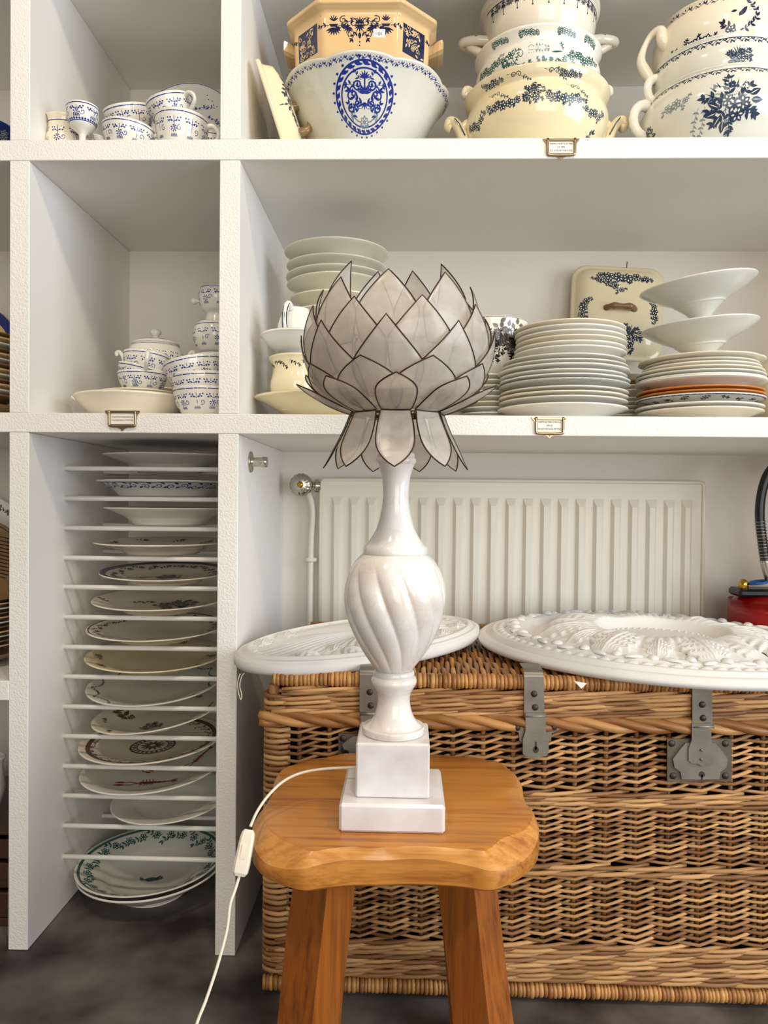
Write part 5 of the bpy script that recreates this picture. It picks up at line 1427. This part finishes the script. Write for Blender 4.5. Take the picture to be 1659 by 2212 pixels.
cup('tea_cup', 'upper blue sprigged cup with a front handle, nested in its lower twin', L(310, 785, 1.68, 0), 1.685, ZM + .088, .052, .060, (math.radians(-5), math.radians(5), 0), -1.22, 15)
cup('tea_cup', 'blue rimmed cup hidden between the nested pair on the ivory plate', L(300, 800, 1.685, 0), 1.688, ZM + .080, .0535, .040, (0, math.radians(12), 0), None, 16)
for i in range(8):
    add_plate(L(350, 820, 1.88, 0), 1.88, ZM + i*.011, .075, '%s ivory saucer of the short stack under the sugar bowl' % ORD[7 - i], 'ivory saucers under the sugar bowl', 'glaze_ivory', .016, name='saucer', cat='saucer')
sb = thing('sugar_bowl', 'blue sprigged covered sugar bowl with two scrolled handles behind the cups', 'sugar bowl', (L(336, 770, 1.87, 0), 1.87, ZM + .098))
b, w_ = vessel([(.042, 0), (.050, .012), (.066, .045), (.070, .075), (.062, .100), (.055, .108)], .003, 72, RIB); w_.stamp(b, strawflower(.36, .085, 6), FRONT, w_.len*.6); b.build('body', CUPM, sb)
mb = MB(); lathe(mb, smooth_prof([(.056, .108), (.058, .112), (.045, .119), (.020, .125), (.008, .127), (.007, .130), (.013, .137), (.014, .143), (.009, .149), (0, .151)], 4), 48)
wr = Wrap(smooth_prof([(.058, .112), (.045, .119), (.020, .125)], 4)); q = Ink(); [q.blit(strawflower(.05, .02, i), -.12 + .055*i, 0) for i in range(5)]; wr.stamp(mb, q, FRONT, wr.len*.45, rad=.05)
mb.build('cover', CUPM, sb)
for s_ in (-1, 1):
    mb = MB(); tube(mb, spline([(s_*.064, 0, .03), (s_*.078, 0, .05), (s_*.080, 0, .075), (s_*.090, 0, .092), (s_*.098, 0, .090), (s_*.096, 0, .082)], 4), .0052, 8); mb.build('handle', 'glaze_white', sb)
for i, (z, ry, R) in enumerate(((0, 1.5, .066), (.030, 4, .066), (.062, 11, .066))):
    cup('bowl', '%s of three stacked ribbed sprigged bowls beside the sugar bowl' % ('lowest', 'middle', 'tilted top one')[i], L((441, 437, 428)[i], 840, 1.625, 0), 1.63, ZM + z, R, .062, (0, math.radians(-ry), 0), None, 20 + i, 'bowl')
b, w_ = vessel([(.030, 0), (.04, .01), (.052, .04), (.048, .065), (.040, .075)], .003, 64, RIB); w_.stamp(b, strawflower(.3, .055, 8), FRONT, w_.len*.55)
tag(b.build('pot', CUPM, None, (L(465, 750, 1.80, 0), 1.80, ZM + .170)), 'ribbed sprigged pot carrying the upside-down cup at the right', 'pot')
add_plate(L(465, 800, 1.80, 0), 1.80, ZM, .07, 'lowest saucer under the sprigged pots at the right of the middle left shelf', None, 'glaze_white', .02, name='saucer', cat='saucer')
b, w_ = vessel([(.045, 0), (.055, .02), (.058, .08), (.05, .13), (.046, .15)], .003, 64, RIB); w_.stamp(b, strawflower(.3, .1, 8), FRONT, w_.len*.55)
tag(b.build('jar', CUPM, None, (L(465, 800, 1.80, 0), 1.80, ZM + .019)), 'tall ribbed sprigged jar behind the three stacked bowls', 'jar')
us = thing('cup', 'small sprigged footed cup with a round knob, topmost at the right of the bay', 'cup', (L(468, 690, 1.80, 0), 1.80, ZM + .246))
b, w_ = vessel([(.028, 0), (.026, .008), (.024, .02), (.034, .032), (.043, .055), (.040, .078), (.034, .086)], .003, 56); w_.stamp(b, strawflower(.22, .045, 5), FRONT, w_.len*.68); b.build('body', CUPM, us)
mb = MB(); lathe(mb, smooth_prof([(.004, 0), (.005, .006), (.0085, .012), (.007, .018), (0, .021)], 3), 16); mb.build('knob', 'glaze_white', us, (-.040, -.005, .052), (0, -PI/2, 0))

# ------------------------------------------------------------------ middle shelf, right bay
op = thing('oval_platter', 'long cream oval platter at the shelf front behind the lamp', 'platter', (L(788, 870, 1.70, 0), 1.705, ZM))
b, w_ = vessel([(.16, 0), (.165, .006), (.205, .030), (.235, .046), (.250, .052)], .004, 96, None, None, 1., .60); b.build('body', 'glaze_cream', op)
cj = thing('cream_jug', 'cream jug with a dark leaf border standing on the oval platter left of the lamp', 'jug', (L(640, 820, 1.67, 0), 1.675, ZM + .022))
b, w_ = vessel([(.032, 0), (.036, .006), (.054, .032), (.058, .060), (.050, .090), (.052, .108), (.056, .118)], .003, 64, lambda t, i, z: 1 + (.22*max(0, math.cos(t - PI + .35))**6)*max(0, (z - .07)/.05))
k = Ink()
for i in range(14): k.sprig(-.16 + .024*i, .0, -1.1 + .3*(i % 3), .022, 5, .0034, 1, .5)
w_.stamp(b, k, FRONT - .3, w_.len*.90, rad=.05); b.build('body', ['glaze_cream', 'print_black', 'glaze_cream'], cj)
mb = MB(); bow(mb, (.05, 0, .10), (.054, 0, .035), (.04, 0, .01), .0055); mb.build('handle', 'glaze_cream', cj)
b, w_ = vessel([(.040, 0), (.044, .006), (.070, .026), (.082, .040), (.086, .043)], .0035, 64); tag(b.build('shallow_bowl', 'glaze_white', None, (L(646, 760, 1.67, 0), 1.675, ZM + .142)), 'shallow white bowl resting on the cream jug', 'bowl')
wj_ = thing('milk_jug', 'white milk jug with a striped dark blue handle, on the shallow bowl', 'jug', (L(638, 720, 1.67, 0), 1.675, ZM + .149))
b, w_ = vessel([(.026, 0), (.030, .006), (.038, .034), (.040, .060), (.032, .085), (.030, .098)], .003, 48); b.build('body', 'glaze_white', wj_)
mb = MB(); bow(mb, (-.008, -.030, .096), (-.010, -.036, .026), (-.006, -.022, .012), .0066, rr=lambda t: .0062 + .0018*abs(2*t - 1))
for a in (-.0045, 0, .0045): bow(mb, (-.008 + a, -.0345, .096), (-.010 + a, -.0405, .026), (-.006, -.0225, .012), .0013, mi=1, seg=5)
hb = mb.build('handle', ['glaze_white', 'print_navy'], wj_); hb['label'] = 'striped dark blue handle'
# tall stack of soup plates behind the lamp
SXc, SYc = L(727, 560, 1.83, 0), 1.835
gs = 'cream soup plates stacked behind the lamp'
zs = [(.374, .126, .046, 0), (.346, .121, .040, .012), (.325, .122, .036, 0), (.298, .119, .045, -.01), (.262, .112, .044, .012), (.226, .116, .044, 0), (.182, .116, .044, 0), (.140, .118, .044, 0), (.098, .118, .044, 0), (.056, .120, .044, 0)]
for i, (z, R, h, tl_) in enumerate(zs):
    add_plate(SXc, SYc, ZM + z, R, '%s cream soup plate in the tall stack behind the lamp' % ORD[i], gs, 'glaze_celadon', h, 0, (tl_, tl_, 0), 'soup_plate', 'plate', foot=.5, well=.62)
b, w_ = vessel([(.07, 0), (.075, .006), (.10, .03), (.112, .05)], .004, 48); tag(b.build('shallow_bowl', 'glaze_celadon', None, (SXc, SYc, ZM)), 'cream bowl at the foot of the soup plate stack behind the lamp', 'bowl')
# dark transfer bowl on small plates
gx, gy = L(1062, 800, 1.80, 0), 1.82
for i in range(9):
    add_plate(gx - .002*(i % 3), gy, ZM + i*.0125, .078, '%s greyish side plate in the short stack under the dark bowl' % ORD[8 - i], 'greyish side plates under the dark bowl', 'glaze_grey' if i % 3 else 'glaze_celadon', .018, name='side_plate')
db = thing('footed_bowl', 'bowl with a dark smoky forest print and curled handle right of the lamp shade', 'bowl', (gx, gy, ZM + .1145))
b, w_ = vessel([(.034, 0), (.040, .006), (.064, .036), (.078, .075), (.084, .110), (.087, .128), (.088, .134)], .0035, 72)
g_ = random.Random(3); k = Ink()
for i in range(320):
    x = g_.uniform(-.15, .15); y = -abs(g_.gauss(0, .030)) + .012
    k.sprig(x, y, g_.uniform(.6, 2.5), .016, 3, .0048, 1 if g_.random() < .75 else 3, g_.uniform(-1, 1))
for i in range(34): k.leaf(g_.uniform(-.15, .15), g_.uniform(.018, .045), g_.uniform(0, 3), .016, .010, 3)
k.stroke([(-.16 + .008*i, .057) for i in range(41)], .003)
w_.stamp(b, k, FRONT, w_.len*.62, rad=.080); b.build('body', ['glaze_white', 'print_black', 'glaze_white', 'print_grey'], db)
mb = MB(); tube(mb, spline([(.080, 0, .094), (.096, 0, .104), (.106, 0, .120), (.116, 0, .124), (.118, 0, .114), (.110, 0, .110)], 4), .0065, 8); mb.build('handle', 'glaze_tan', db)
# big stack of white plates
wx, wy = L(1216, 850, 1.70, 0), 1.705
gw = 'white plates in the big middle stack'
zz = ZM; lst = []
for R, m_, st_, sc_, rim in [(.143, 'glaze_white', .021, 0, None), (.141, 'glaze_grey', .010, 0, None), (.140, 'glaze_ivory', .010, 12, 'glaze_tan'), (.141, 'glaze_grey', .016, 0, None), (.143, 'glaze_grey', .009, 0, 'print_slate_light'), (.141, 'glaze_white', .010, 12, None), (.140, 'glaze_grey', .011, 0, None), (.143, 'glaze_white', .010, 10, 'glaze_tan'), (.139, 'glaze_grey', .012, 0, None), (.134, 'glaze_grey', .013, 0, None),
                             (.123, 'glaze_white', .010, 0, None), (.122, 'glaze_white', .012, 0, None), (.122, 'glaze_ivory', .011, 0, None), (.121, 'glaze_white', .011, 0, None), (.122, 'glaze_white', .011, 0, None), (.121, 'glaze_ivory', .011, 0, None)]:
    lst.append((zz, R, m_, sc_, rim)); zz += st_
for i, (z, R, m_, sc_, rim) in enumerate(lst):
    add_plate(wx + (.016 if R < .13 else 0) + rnd.uniform(-.002, .002), wy, z, R, '%s plate from the top in the big white middle stack' % (ORD[len(lst) - 1 - i] if i < len(lst) - 1 else 'very first'), gw, m_, .030 if i == 0 else .024 + (.006 if i > 9 else 0), sc_, (0, 0, rnd.uniform(0, 3)), rim=rim)
# square cover leaning on the back wall
sc_c = WY(1328, 690, 2.05)
sq = thing('dish_cover', 'square cream dish cover with blue flowers leaning on the back panel', 'cover', (sc_c.x, 2.035, sc_c.z + .012), (math.radians(83), math.radians(3), 0))
mb, fl = rect_lid(.122, .128, .022, .04)
k = bouquet(.030, 4, 1, 2); h2 = garland(.13, 0, 8, 1, 2, .013)
fl.stamp(mb, h2, 0, .088, 0, .0008); fl.stamp(mb, garland(.07, 0, 3, 1, 2, .010), -.03, .065, -.4, .0008); fl.stamp(mb, garland(.055, 0, 5, 1, 2, .010), -.092, 0, 1.4, .0008); fl.stamp(mb, garland(.055, 0, 6, 1, 2, .010), .092, .0, -1.4, .0008); fl.stamp(mb, bouquet(.045, 6, 1, 2), .02, -.078, 0, .0008)
mb.build('cover', ['glaze_cream', 'print_slate', 'glaze_cream'], sq)
mb = MB(); tube(mb, spline([(-.036, 0, .036), (-.030, 0, .050), (-.012, 0, .054), (.012, 0, .054), (.030, 0, .050), (.036, 0, .036)], 4), lambda t: .0075 + .0015*math.cos(6*PI*t), 10); mb.build('handle', 'glaze_brown', sq)
mb = MB(); tube(mb, [(.022, .125, .004), (.024, .140, -.002), (.024, .146, .0)], .0012, 6); mb.build('hanging_wire', 'wire', sq)
# slim stack between the big ones
hx, hy = L(1362, 830, 1.93, 0), 1.935
zz = ZM; items = [(.070, .020), (.070, .0105), (.068, .0105), (.067, .0105), (.064, .012), (.050, .02), (.048, .012), (.046, .013), (.040, .016), (.044, .014)]
for i, (R, st_) in enumerate(items):
    add_plate(hx, hy, zz, R, '%s little dish in the slim stack between the big plate stacks' % ORD[len(items) - 1 - i], 'little dishes between the big plate stacks', ('glaze_celadon', 'glaze_ivory', 'glaze_brown')[i % 3 if i > 5 else i % 2], .022, name='small_dish', cat='dish'); zz += st_
sqz = zz
# right stack
ux, uy = L(1512, 850, 1.705, 0), 1.71
gr = 'mixed plates in the right stack'
zz = ZM
names_ = [(.132, 'glaze_ivory', .016, 0, None, .026, 'cream bowl-like plate, lowest'), (.134, 'glaze_white', .012, 28, None, .022, 'fluted white plate, second lowest'), (.136, 'bw', .020, 0, None, .030, 'blue rimmed painted bowl'), (.134, 'glaze_orange', .010, 0, None, .020, 'lower orange plate'), (.134, 'glaze_orange', .013, 0, None, .020, 'upper orange plate'), (.138, 'glaze_white', .011, 0, None, .030, 'thick white plate just above the orange pair'),
          (.137, 'glaze_white', .010, 0, None, .024, 'sixth plate from the top'), (.136, 'glaze_grey', .010, 0, None, .024, 'fifth plate from the top'), (.134, 'glaze_ivory', .011, 0, None, .024, 'fourth plate from the top'), (.125, 'glaze_white', .010, 0, None, .024, 'third plate from the top'), (.120, 'glaze_ivory', .011, 0, None, .024, 'second plate from the top'), (.130, 'glaze_ivory', .010, 10, None, .024, 'scalloped topmost plate')]
for i, (R, m_, st_, sc_, rim, h, nm) in enumerate(names_):
    if m_ == 'bw':
        q = Ink(); g_ = random.Random(5)
        for j in range(40): q.sprig(-.4 + .02*j, g_.uniform(-.004, .002), g_.uniform(-.6, .6) + (PI if j % 2 else 0), .016, 3, .004)
        q2 = Ink(); q2.stroke([(2*PI*R*j/60 - PI*R, 0) for j in range(61)], .0045, 2)
        mb = plate(R, h, under=((q, FRONT, .72), (q2, FRONT, .955)), foot=.5, well=.6); o = mb.build('plate', ['glaze_grey', 'print_black', 'print_cobalt'], None, (ux, uy, zz)); tag(o, nm + ' in the right plate stack', 'plate', gr)
    else: add_plate(ux + rnd.uniform(-.002, .002), uy, zz, R, nm + ' in the right plate stack', gr, m_, h, sc_, (0, 0, rnd.uniform(0, 3)), amp=.012 if sc_ == 28 else .03)
    zz += st_*.86
rtop = zz + .004
# two cake stands
def cake_stand(z, ry, label):
    t = thing('cake_stand', label, 'cake stand', (ux + .008, uy + .01, z), (math.radians(2), math.radians(ry), 0), 'white cake stands on the right stack')
    mb = MB(); R = .124
    lathe(mb, smooth_prof([(.036, 0), (.034, .004), (.023, .012), (.021, .018), (.029, .030), (.047, .046), (.054, .050), (.057, .054), (.090, .070), (.117, .087), (R, .093)], 4) + [(R - .001, .0955), (.115, .0915), (.09, .077), (.05, .066), (0, .064)], 72, lambda q, i, z_: 1 + (.012*abs(math.sin(11*q)) if .014 < z_ < .047 else 0)); mb.v = [(a, b, c) for a, b, c in mb.v]
    mb.build('plate_and_foot', 'glaze_grey', t)
cake_stand(rtop + .001, -5, 'lower white cake stand on the right plate stack')
cake_stand(rtop + .094, -8, 'upper white cake stand balanced on its lower twin')
# cut off pieces at the far right
fr_ = thing('tureen', 'cream tureen with shell knobs cut off by the right picture edge', 'tureen', (L(1718, 800, 1.86, 0), 1.86, ZM + .02))
b, w_ = vessel([(.05, 0), (.06, .01), (.085, .05), (.092, .09), (.088, .110)], .004, 48); b.build('body', 'glaze_cream', fr_)
mb = MB(); tube(mb, spline([(-.084, 0, .06), (-.100, 0, .075), (-.106, 0, .092), (-.096, 0, .10)], 4), .009, 8); mb.build('handle', 'glaze_tan', fr_)
mb = MB(); lathe(mb, smooth_prof([(.094, .112), (.09, .12), (.06, .16), (.03, .18), (.012, .185), (.016, .20), (0, .21)], 4), 40); mb.build('cover', 'glaze_cream', fr_)
q = Ink(); [q.sprig(-.3 + .018*j, 0, .3*(-1)**j, .016, 3, .004) for j in range(34)]
mb = plate(.10, .02, under=((q, FRONT, .7),)); tag(mb.build('plate', ['glaze_ivory', 'print_black'], None, (L(1716, 880, 1.86, 0), 1.86, ZM)), 'ivory plate with a black leaf edge under the cut-off tureen', 'plate')

# ------------------------------------------------------------------ plates in the dowel rack
rx = L(352, 1200, 1.81, 0)
def rplate(i, uL, R, h, label, mats, ink=None, tilt=(0., 0.), y=1.815, lift=0., scal=0, under=(), name='plate', amp=.02, foot=.55, well=.68, ex=1.):
    # rests on dowel pair i; uL is where its left rim shows
    z = (DZ[i] + .0058) if i is not None else .001
    x = WY(uL, 1100, y).x + R
    inks = tuple((k, 0, 0, 0., .0006) for k in (ink or ()))
    mb = plate(R, h, ink=inks, scal=scal, amp=amp, under=under, foot=foot, well=well)
    o = mb.build(name, mats, None, (x, y, z + lift), (tilt[0], tilt[1], .0)); tag(o, label, 'plate' if name == 'plate' else 'bowl', 'plates in the dowel rack'); return o
def rim_leaves(R, n, mi=1, seed=1, big=.010, w_=None):
    g = random.Random(seed); k = Ink()
    for i in range(n):
        a = 2*PI*i/n; q = Ink(); q.sprig(0, 0, .2, R*.2, 4, big*.5, mi, g.uniform(-.8, .8)); q.flower(R*.08, .002, big*.8, 6, mi, 1, 2); k.blit(q, R*.84*math.cos(a), R*.84*math.sin(a), a + PI/2)
    return k
def rim_band(R, r0, r1, mi=1, n=72):
    k = Ink()
    for i in range(n):
        a, b = 2*PI*i/n, 2*PI*(i + 1)/n
        k.poly([(R*r0*math.cos(a), R*r0*math.sin(a)), (R*r1*math.cos(a), R*r1*math.sin(a)), (R*r1*math.cos(b), R*r1*math.sin(b)), (R*r0*math.cos(b), R*r0*math.sin(b))], mi)
    return k
def swags(R, n, mi=1):
    k = Ink()
    for i in range(n):
        a = 2*PI*i/n; q = Ink(); w_ = 2*PI*R*.86/n
        for j in range(9): t = j/8; q.leaf(-w_/2 + w_*t, -.012*4*t*(1 - t)*-1 - .008, .6 + t, .007, .004, mi); q.leaf(-w_/2 + w_*t, .012*4*t*(1 - t) - .008, 2.4 - t, .006, .003, mi)
        q.flower(w_/2, -.004, .005, 5, mi, 1, 2); k.blit(q, R*.86*math.cos(a), R*.86*math.sin(a), a + PI/2)
    return k
g = random.Random(12)
q = Ink()
for j in range(30): q.spiral(-.42 + .028*j, .002*(-1)**j, .010, 1.2, j, (-1)**j, .0022); q.leaf(-.41 + .028*j, -.008, .5, .014, .006); q.leaf(-.405 + .028*j, .008, 2.5, .014, .006)
q.stroke([(-.43 + .0086*j, .016) for j in range(101)], .003)
def star(r, mi=1, mi2=2):
    k = Ink(); k.ring(0, 0, r, r*.1, mi, n=40); k.ring(0, 0, r*.72, r*.06, mi, n=36)
    for i in range(24): a = 2*PI*i/24; k.leaf(r*.74*math.cos(a), r*.74*math.sin(a), a, r*.22, r*.14, mi)
    for i in range(12): a = 2*PI*i/12; k.leaf(0, 0, a, r*.62, r*.16, mi)
    k.dot(0, 0, r*.14, mi2, 1); return k
def lobster(s_, mi=1):
    k = Ink(); 
    for i in range(7): k.leaf(-.010*s_ + .008*s_*i, 0, 0, .014*s_, .014*s_*(1 - .09*i), mi)
    for a in (-1, 1):
        for j in range(4): k.stroke([(.0 + .006*j*s_, 0), (-.004*s_ + .006*j*s_, a*.014*s_)], .0016*s_, mi)
        k.stroke([(-.01*s_, 0), (-.025*s_, a*.008*s_), (-.035*s_, a*.006*s_)], .003*s_, mi); k.leaf(-.032*s_, a*.006*s_, PI, .022*s_, .009*s_, mi)
        k.leaf(.048*s_, 0, a*.4, .016*s_, .008*s_, mi)
    return k
rplate(0, 231, .155, .042, 'big white dish with a deep foot, topmost in the dowel rack', ['glaze_grey'], None, (.02, 0), 1.83, -.010, 10, amp=.012, foot=.48, well=.6)
rplate(1, 217, .158, .036, 'plate with a swirling blue pattern outside, second in the dowel rack', ['glaze_grey', 'print_cobalt'], None, (.0, 0), 1.82, 0, 0, ((q, FRONT, .55),), foot=.66, well=.74)
rplate(2, 234, .150, .040, 'white faceted soup dish, third from the top in the dowel rack', ['glaze_white'], None, (0, 0), 1.82, 0, 10, amp=.02, foot=.56, well=.66, name='plate')
rplate(3, 211, .160, .027, 'ivory plate seen edge-on, fourth from the top in the dowel rack', ['glaze_ivory', 'print_green'], [rim_leaves(.16, 9)], (.012, 0), 1.82)
k = Ink(); k.blit(bouquet(.035, 3, 1, 2), 0, .02); k.blit(lobster(.7, 1), -.06, .0, .4)
rplate(4, 224, .154, .024, 'ivory plate with a dark rim band and black leaves, fifth in the dowel rack', ['glaze_ivory', 'print_slate', 'glaze_ivory'], [rim_band(.154, .90, .985), rim_leaves(.146, 22), k], (.055, .01), 1.82, -.002)
k = Ink(); k.blit(bouquet(.06, 4, 1, 2), .03, .02, .3); k.sprig(-.09, .03, .4, .05, 5, .009); k.sprig(-.12, -.02, 2.6, .03, 4, .006)
rplate(5, 209, .160, .026, 'ivory plate with a large dark spray of flowers, sixth in the dowel rack', ['glaze_ivory', 'print_black', 'glaze_ivory'], [k], (.05, 0), 1.82, -.002)
rplate(6, 198, .163, .027, 'ivory plate with a lacy black border, seventh in the dowel rack', ['glaze_ivory', 'print_black', 'glaze_ivory'], [rim_leaves(.163, 26, 1, 4, .008), rim_band(.163, .955, .97)], (.05, 0), 1.82, -.002)
rplate(7, 195, .164, .027, 'cream plate with green ribbon scrolls on the rim, eighth in the dowel rack', ['glaze_cream', 'print_green', 'glaze_cream'], [rim_leaves(.164, 10, 1, 6, .012)], (.06, .012), 1.82, -.002)
rplate(8, 199, .160, .028, 'pale plate with dark green swags, ninth in the dowel rack', ['glaze_grey', 'print_teal', 'glaze_grey'], [swags(.16, 14)], (.12, -.03), 1.82, -.001)
k = Ink(); k.sprig(-.07, .01, 2.4, .05, 5, .014); k.flower(-.075, .02, .014, 6, 1, 1, 2); k.blit(bouquet(.03, 3, 1, 2), .0, -.05)
rplate(9, 211, .150, .026, 'small plate with brown flowers, tilted sideways, tenth in the dowel rack', ['glaze_ivory', 'print_brown', 'glaze_ivory'], [k, rim_leaves(.15, 8, 1, 3, .008)], (.07, -.11), 1.80, .002)
rplate(10, 184, .170, .026, 'plate with a brown star rosette in the middle, eleventh in the dowel rack', ['glaze_ivory', 'print_brown', 'glaze_ivory'], [star(.052), rim_band(.17, .84, .90), rim_leaves(.166, 30, 1, 5, .006)], (.05, -.035), 1.82, -.001)
k = Ink(); k.blit(lobster(1.3), -.005, -.055, .1); k.blit(lobster(.9), -.045, .03, 2.6); k.blit(lobster(.9), .09, .06, 1.0)
rplate(11, 187, .168, .028, 'white plate painted with red lobsters, twelfth in the dowel rack', ['glaze_white', 'print_red', 'glaze_white'], [k], (.06, -.045), 1.82, -.001)
rplate(12, 251, .140, .030, 'plain white soup plate, lowest on the dowels of the rack', ['glaze_white'], None, (.08, -.05), 1.80, -.001, well=.6)
def swan(s_):
    k = Ink(); k.leaf(-.02*s_, 0, .1, .045*s_, .02*s_); k.leaf(.01*s_, .002, 1.2, .02*s_, .008*s_); k.leaf(-.02*s_, -.004, 2.2, .02*s_, .01*s_); k.sprig(-.02*s_, -.006*s_, .3, .04*s_, 4, .006*s_); return k
big = [rim_leaves(.172, 26, 1, 9, .014), rim_band(.172, .93, .965), swan(1.0)]
xb = WY(177, 1880, 1.80).x + .173
b, w_ = vessel([(.085, 0), (.088, .006), (.125, .030), (.155, .052), (.172, .062)], .004, 80); tag(b.build('shallow_bowl', 'glaze_white', None, (xb + .003, 1.795, .0008), (.03, -.03, 0)), 'plain outer bowl on the floor under the rack', 'bowl')
mb = plate(.173, .060, ink=tuple((kk, 0, 0, 0., .0006) for kk in big), foot=.40, well=.62); o = mb.build('shallow_bowl', ['glaze_grey', 'print_teal', 'glaze_grey'], None, (xb, 1.795, .0155), (.03, -.03, 0)); tag(o, 'white bowl with a dark teal leafy rim nested on the floor under the rack', 'bowl')

# ------------------------------------------------------------------ bay at the left picture edge
lx = L(-14, 300, 1.68, 0)
b, w_ = vessel([(.04, 0), (.05, .01), (.08, .05), (.098, .085), (.105, .095)], .004, 56)
k = Ink(); g = random.Random(2)
for i in range(60): k.flower(g.uniform(-.15, .15), g.uniform(-.05, .045), .010, 6, 1, 0, 2, g.random())
w_.stamp(b, k, FRONT + .3, w_.len*.55, rad=.08)
tag(b.build('bowl', ['print_cobalt', 'print_slate_light', 'print_navy'], None, (L(-60, 260, 1.70, 0) , 1.70, ZT_)), 'dark blue flowered bowl at the left picture edge on the top shelf', 'bowl')
gl = 'brownish plates stacked at the left picture edge'
px0 = L(-60, 800, 1.70, 0)
for i in range(13):
    add_plate(px0 + rnd.uniform(-.003, .003), 1.70, ZM + .03 + i*.0115, .100 + .002*(i % 3), '%s brownish plate stacked at the left picture edge, middle shelf' % ORD[12 - i], gl, ('glaze_brown', 'glaze_grey', 'glaze_tan')[i % 3], .022)
b, w_ = vessel([(.06, 0), (.065, .006), (.095, .02), (.104, .028)], .004, 48); tag(b.build('shallow_bowl', 'glaze_brown', None, (px0, 1.70, ZM)), 'brown bowl under the plate stack at the left edge, middle shelf', 'bowl')
def upright_plate(u, v, y, R, m_, label, lean=78, ink=()):
    p = WY(u, v, y); mb = plate(R, .02, ink=tuple((kk, 0, 0, 0., .0006) for kk in ink)); o = mb.build('plate', m_, None, (p.x, y, p.z), (math.radians(lean), 0, 0)); return tag(o, label, 'plate')
upright_plate(-58, 768, 1.98, .135, ['glaze_tan', 'print_cobalt', 'glaze_tan'], 'tan plate with a cobalt rim standing at the left edge, middle shelf', 80, [rim_band(.135, .80, .985), rim_leaves(.11, 16, 1, 2, .014)])
ZL = Z_L1
for i in range(11):
    add_plate(px0 + rnd.uniform(-.003, .003), 1.70, ZL + .025 + i*.0105, .100 + .002*(i % 2), '%s tan plate stacked at the left picture edge, lower shelf' % ORD[10 - i], 'tan plates stacked at the left edge of the lower shelf', ('glaze_tan', 'glaze_brown', 'glaze_grey')[i % 3], .022)
b, w_ = vessel([(.06, 0), (.065, .006), (.095, .018), (.104, .024)], .004, 48); tag(b.build('shallow_bowl', 'glaze_brown', None, (px0, 1.70, ZL)), 'brown bowl under the plate stack at the left edge, lower shelf', 'bowl')
upright_plate(-40, 1185, 2.02, .145, ['glaze_white', 'print_black', 'glaze_white'], 'white plate with a black beaded rim standing at the back left edge', 82, [rim_leaves(.15, 30, 1, 3, .008)])
upright_plate(-45, 1240, 1.90, .140, ['glaze_brown', 'print_black', 'glaze_brown'], 'brown plate with two thin black lines standing at the left edge, lower shelf', 80, [rim_band(.14, .93, .95), rim_band(.14, .66, .675), rim_leaves(.11, 14, 1, 5, .012)])
# printed card leaning there
c0 = WY(2, 1235, 1.80)
mb = MB(); box(mb, -.05, .036, -.0006, .0006, -.075, .075, .0003)
cd = mb.build('menu_card', 'glaze_brown', None, (c0.x, 1.80, ZL + .146 + .075*0 + .075), (math.radians(-8), math.radians(12), 0)); tag(cd, 'printed card shaded brown with dark lines at the left edge, lower shelf', 'card')  # cream card painted brown to carry the dimness of this bay
mb = MB()
for i in range(12):
    z = .060 - i*.0085; V = [(-.045, -.0009, z), (.030 - .004*(i % 3), -.0009, z), (.030 - .004*(i % 3), -.0009, z + .0022), (-.045, -.0009, z + .0022)]; mb.add(V, [[0, 1, 2, 3]], 0, False)
mb.build('printed_lines', 'ink', cd)
# dark lower corner: jug spout, patterned dish and a bundle of dry wicker
lj = thing('jug', 'pale jug in the dark bottom corner at the left picture edge', 'jug', (L(-48, 1830, 1.72, 0), 1.72, .21))
b, w_ = vessel([(.04, 0), (.05, .02), (.058, .06), (.046, .11), (.048, .13)], .004, 40, lambda t, i, z: 1 + .35*max(0, math.cos(t))**8*max(0, (z - .07)/.06)); b.build('body', 'glaze_white', lj)
cr_ = thing('wooden_crate', 'dark wooden crate in the bottom corner at the left picture edge', 'crate', (XL + .23, 1.80, 0))
for z in (.02, .085, .15):
    mb = MB(); box(mb, XL + .06, XA0 - .02, 1.62, 1.635, z, z + .055, .002); part('slat', mb, 'dark_wood', cr_)
    mb = MB(); box(mb, XL + .06, XA0 - .02, 1.94, 1.955, z, z + .055, .002); part('slat', mb, 'dark_wood', cr_)
    mb = MB(); box(mb, XA0 - .032, XA0 - .02, 1.635, 1.94, z, z + .055, .002); part('slat', mb, 'dark_wood', cr_)
mb = MB(); box(mb, XL + .06, XA0 - .02, 1.62, 1.955, .001, .018, .002); part('bottom_board', mb, 'dark_wood', cr_)
mb = MB(); box(mb, XL + .06, XA0 - .02, 1.62, 1.955, .192, .208, .002); part('top_board', mb, 'dark_wood', cr_)
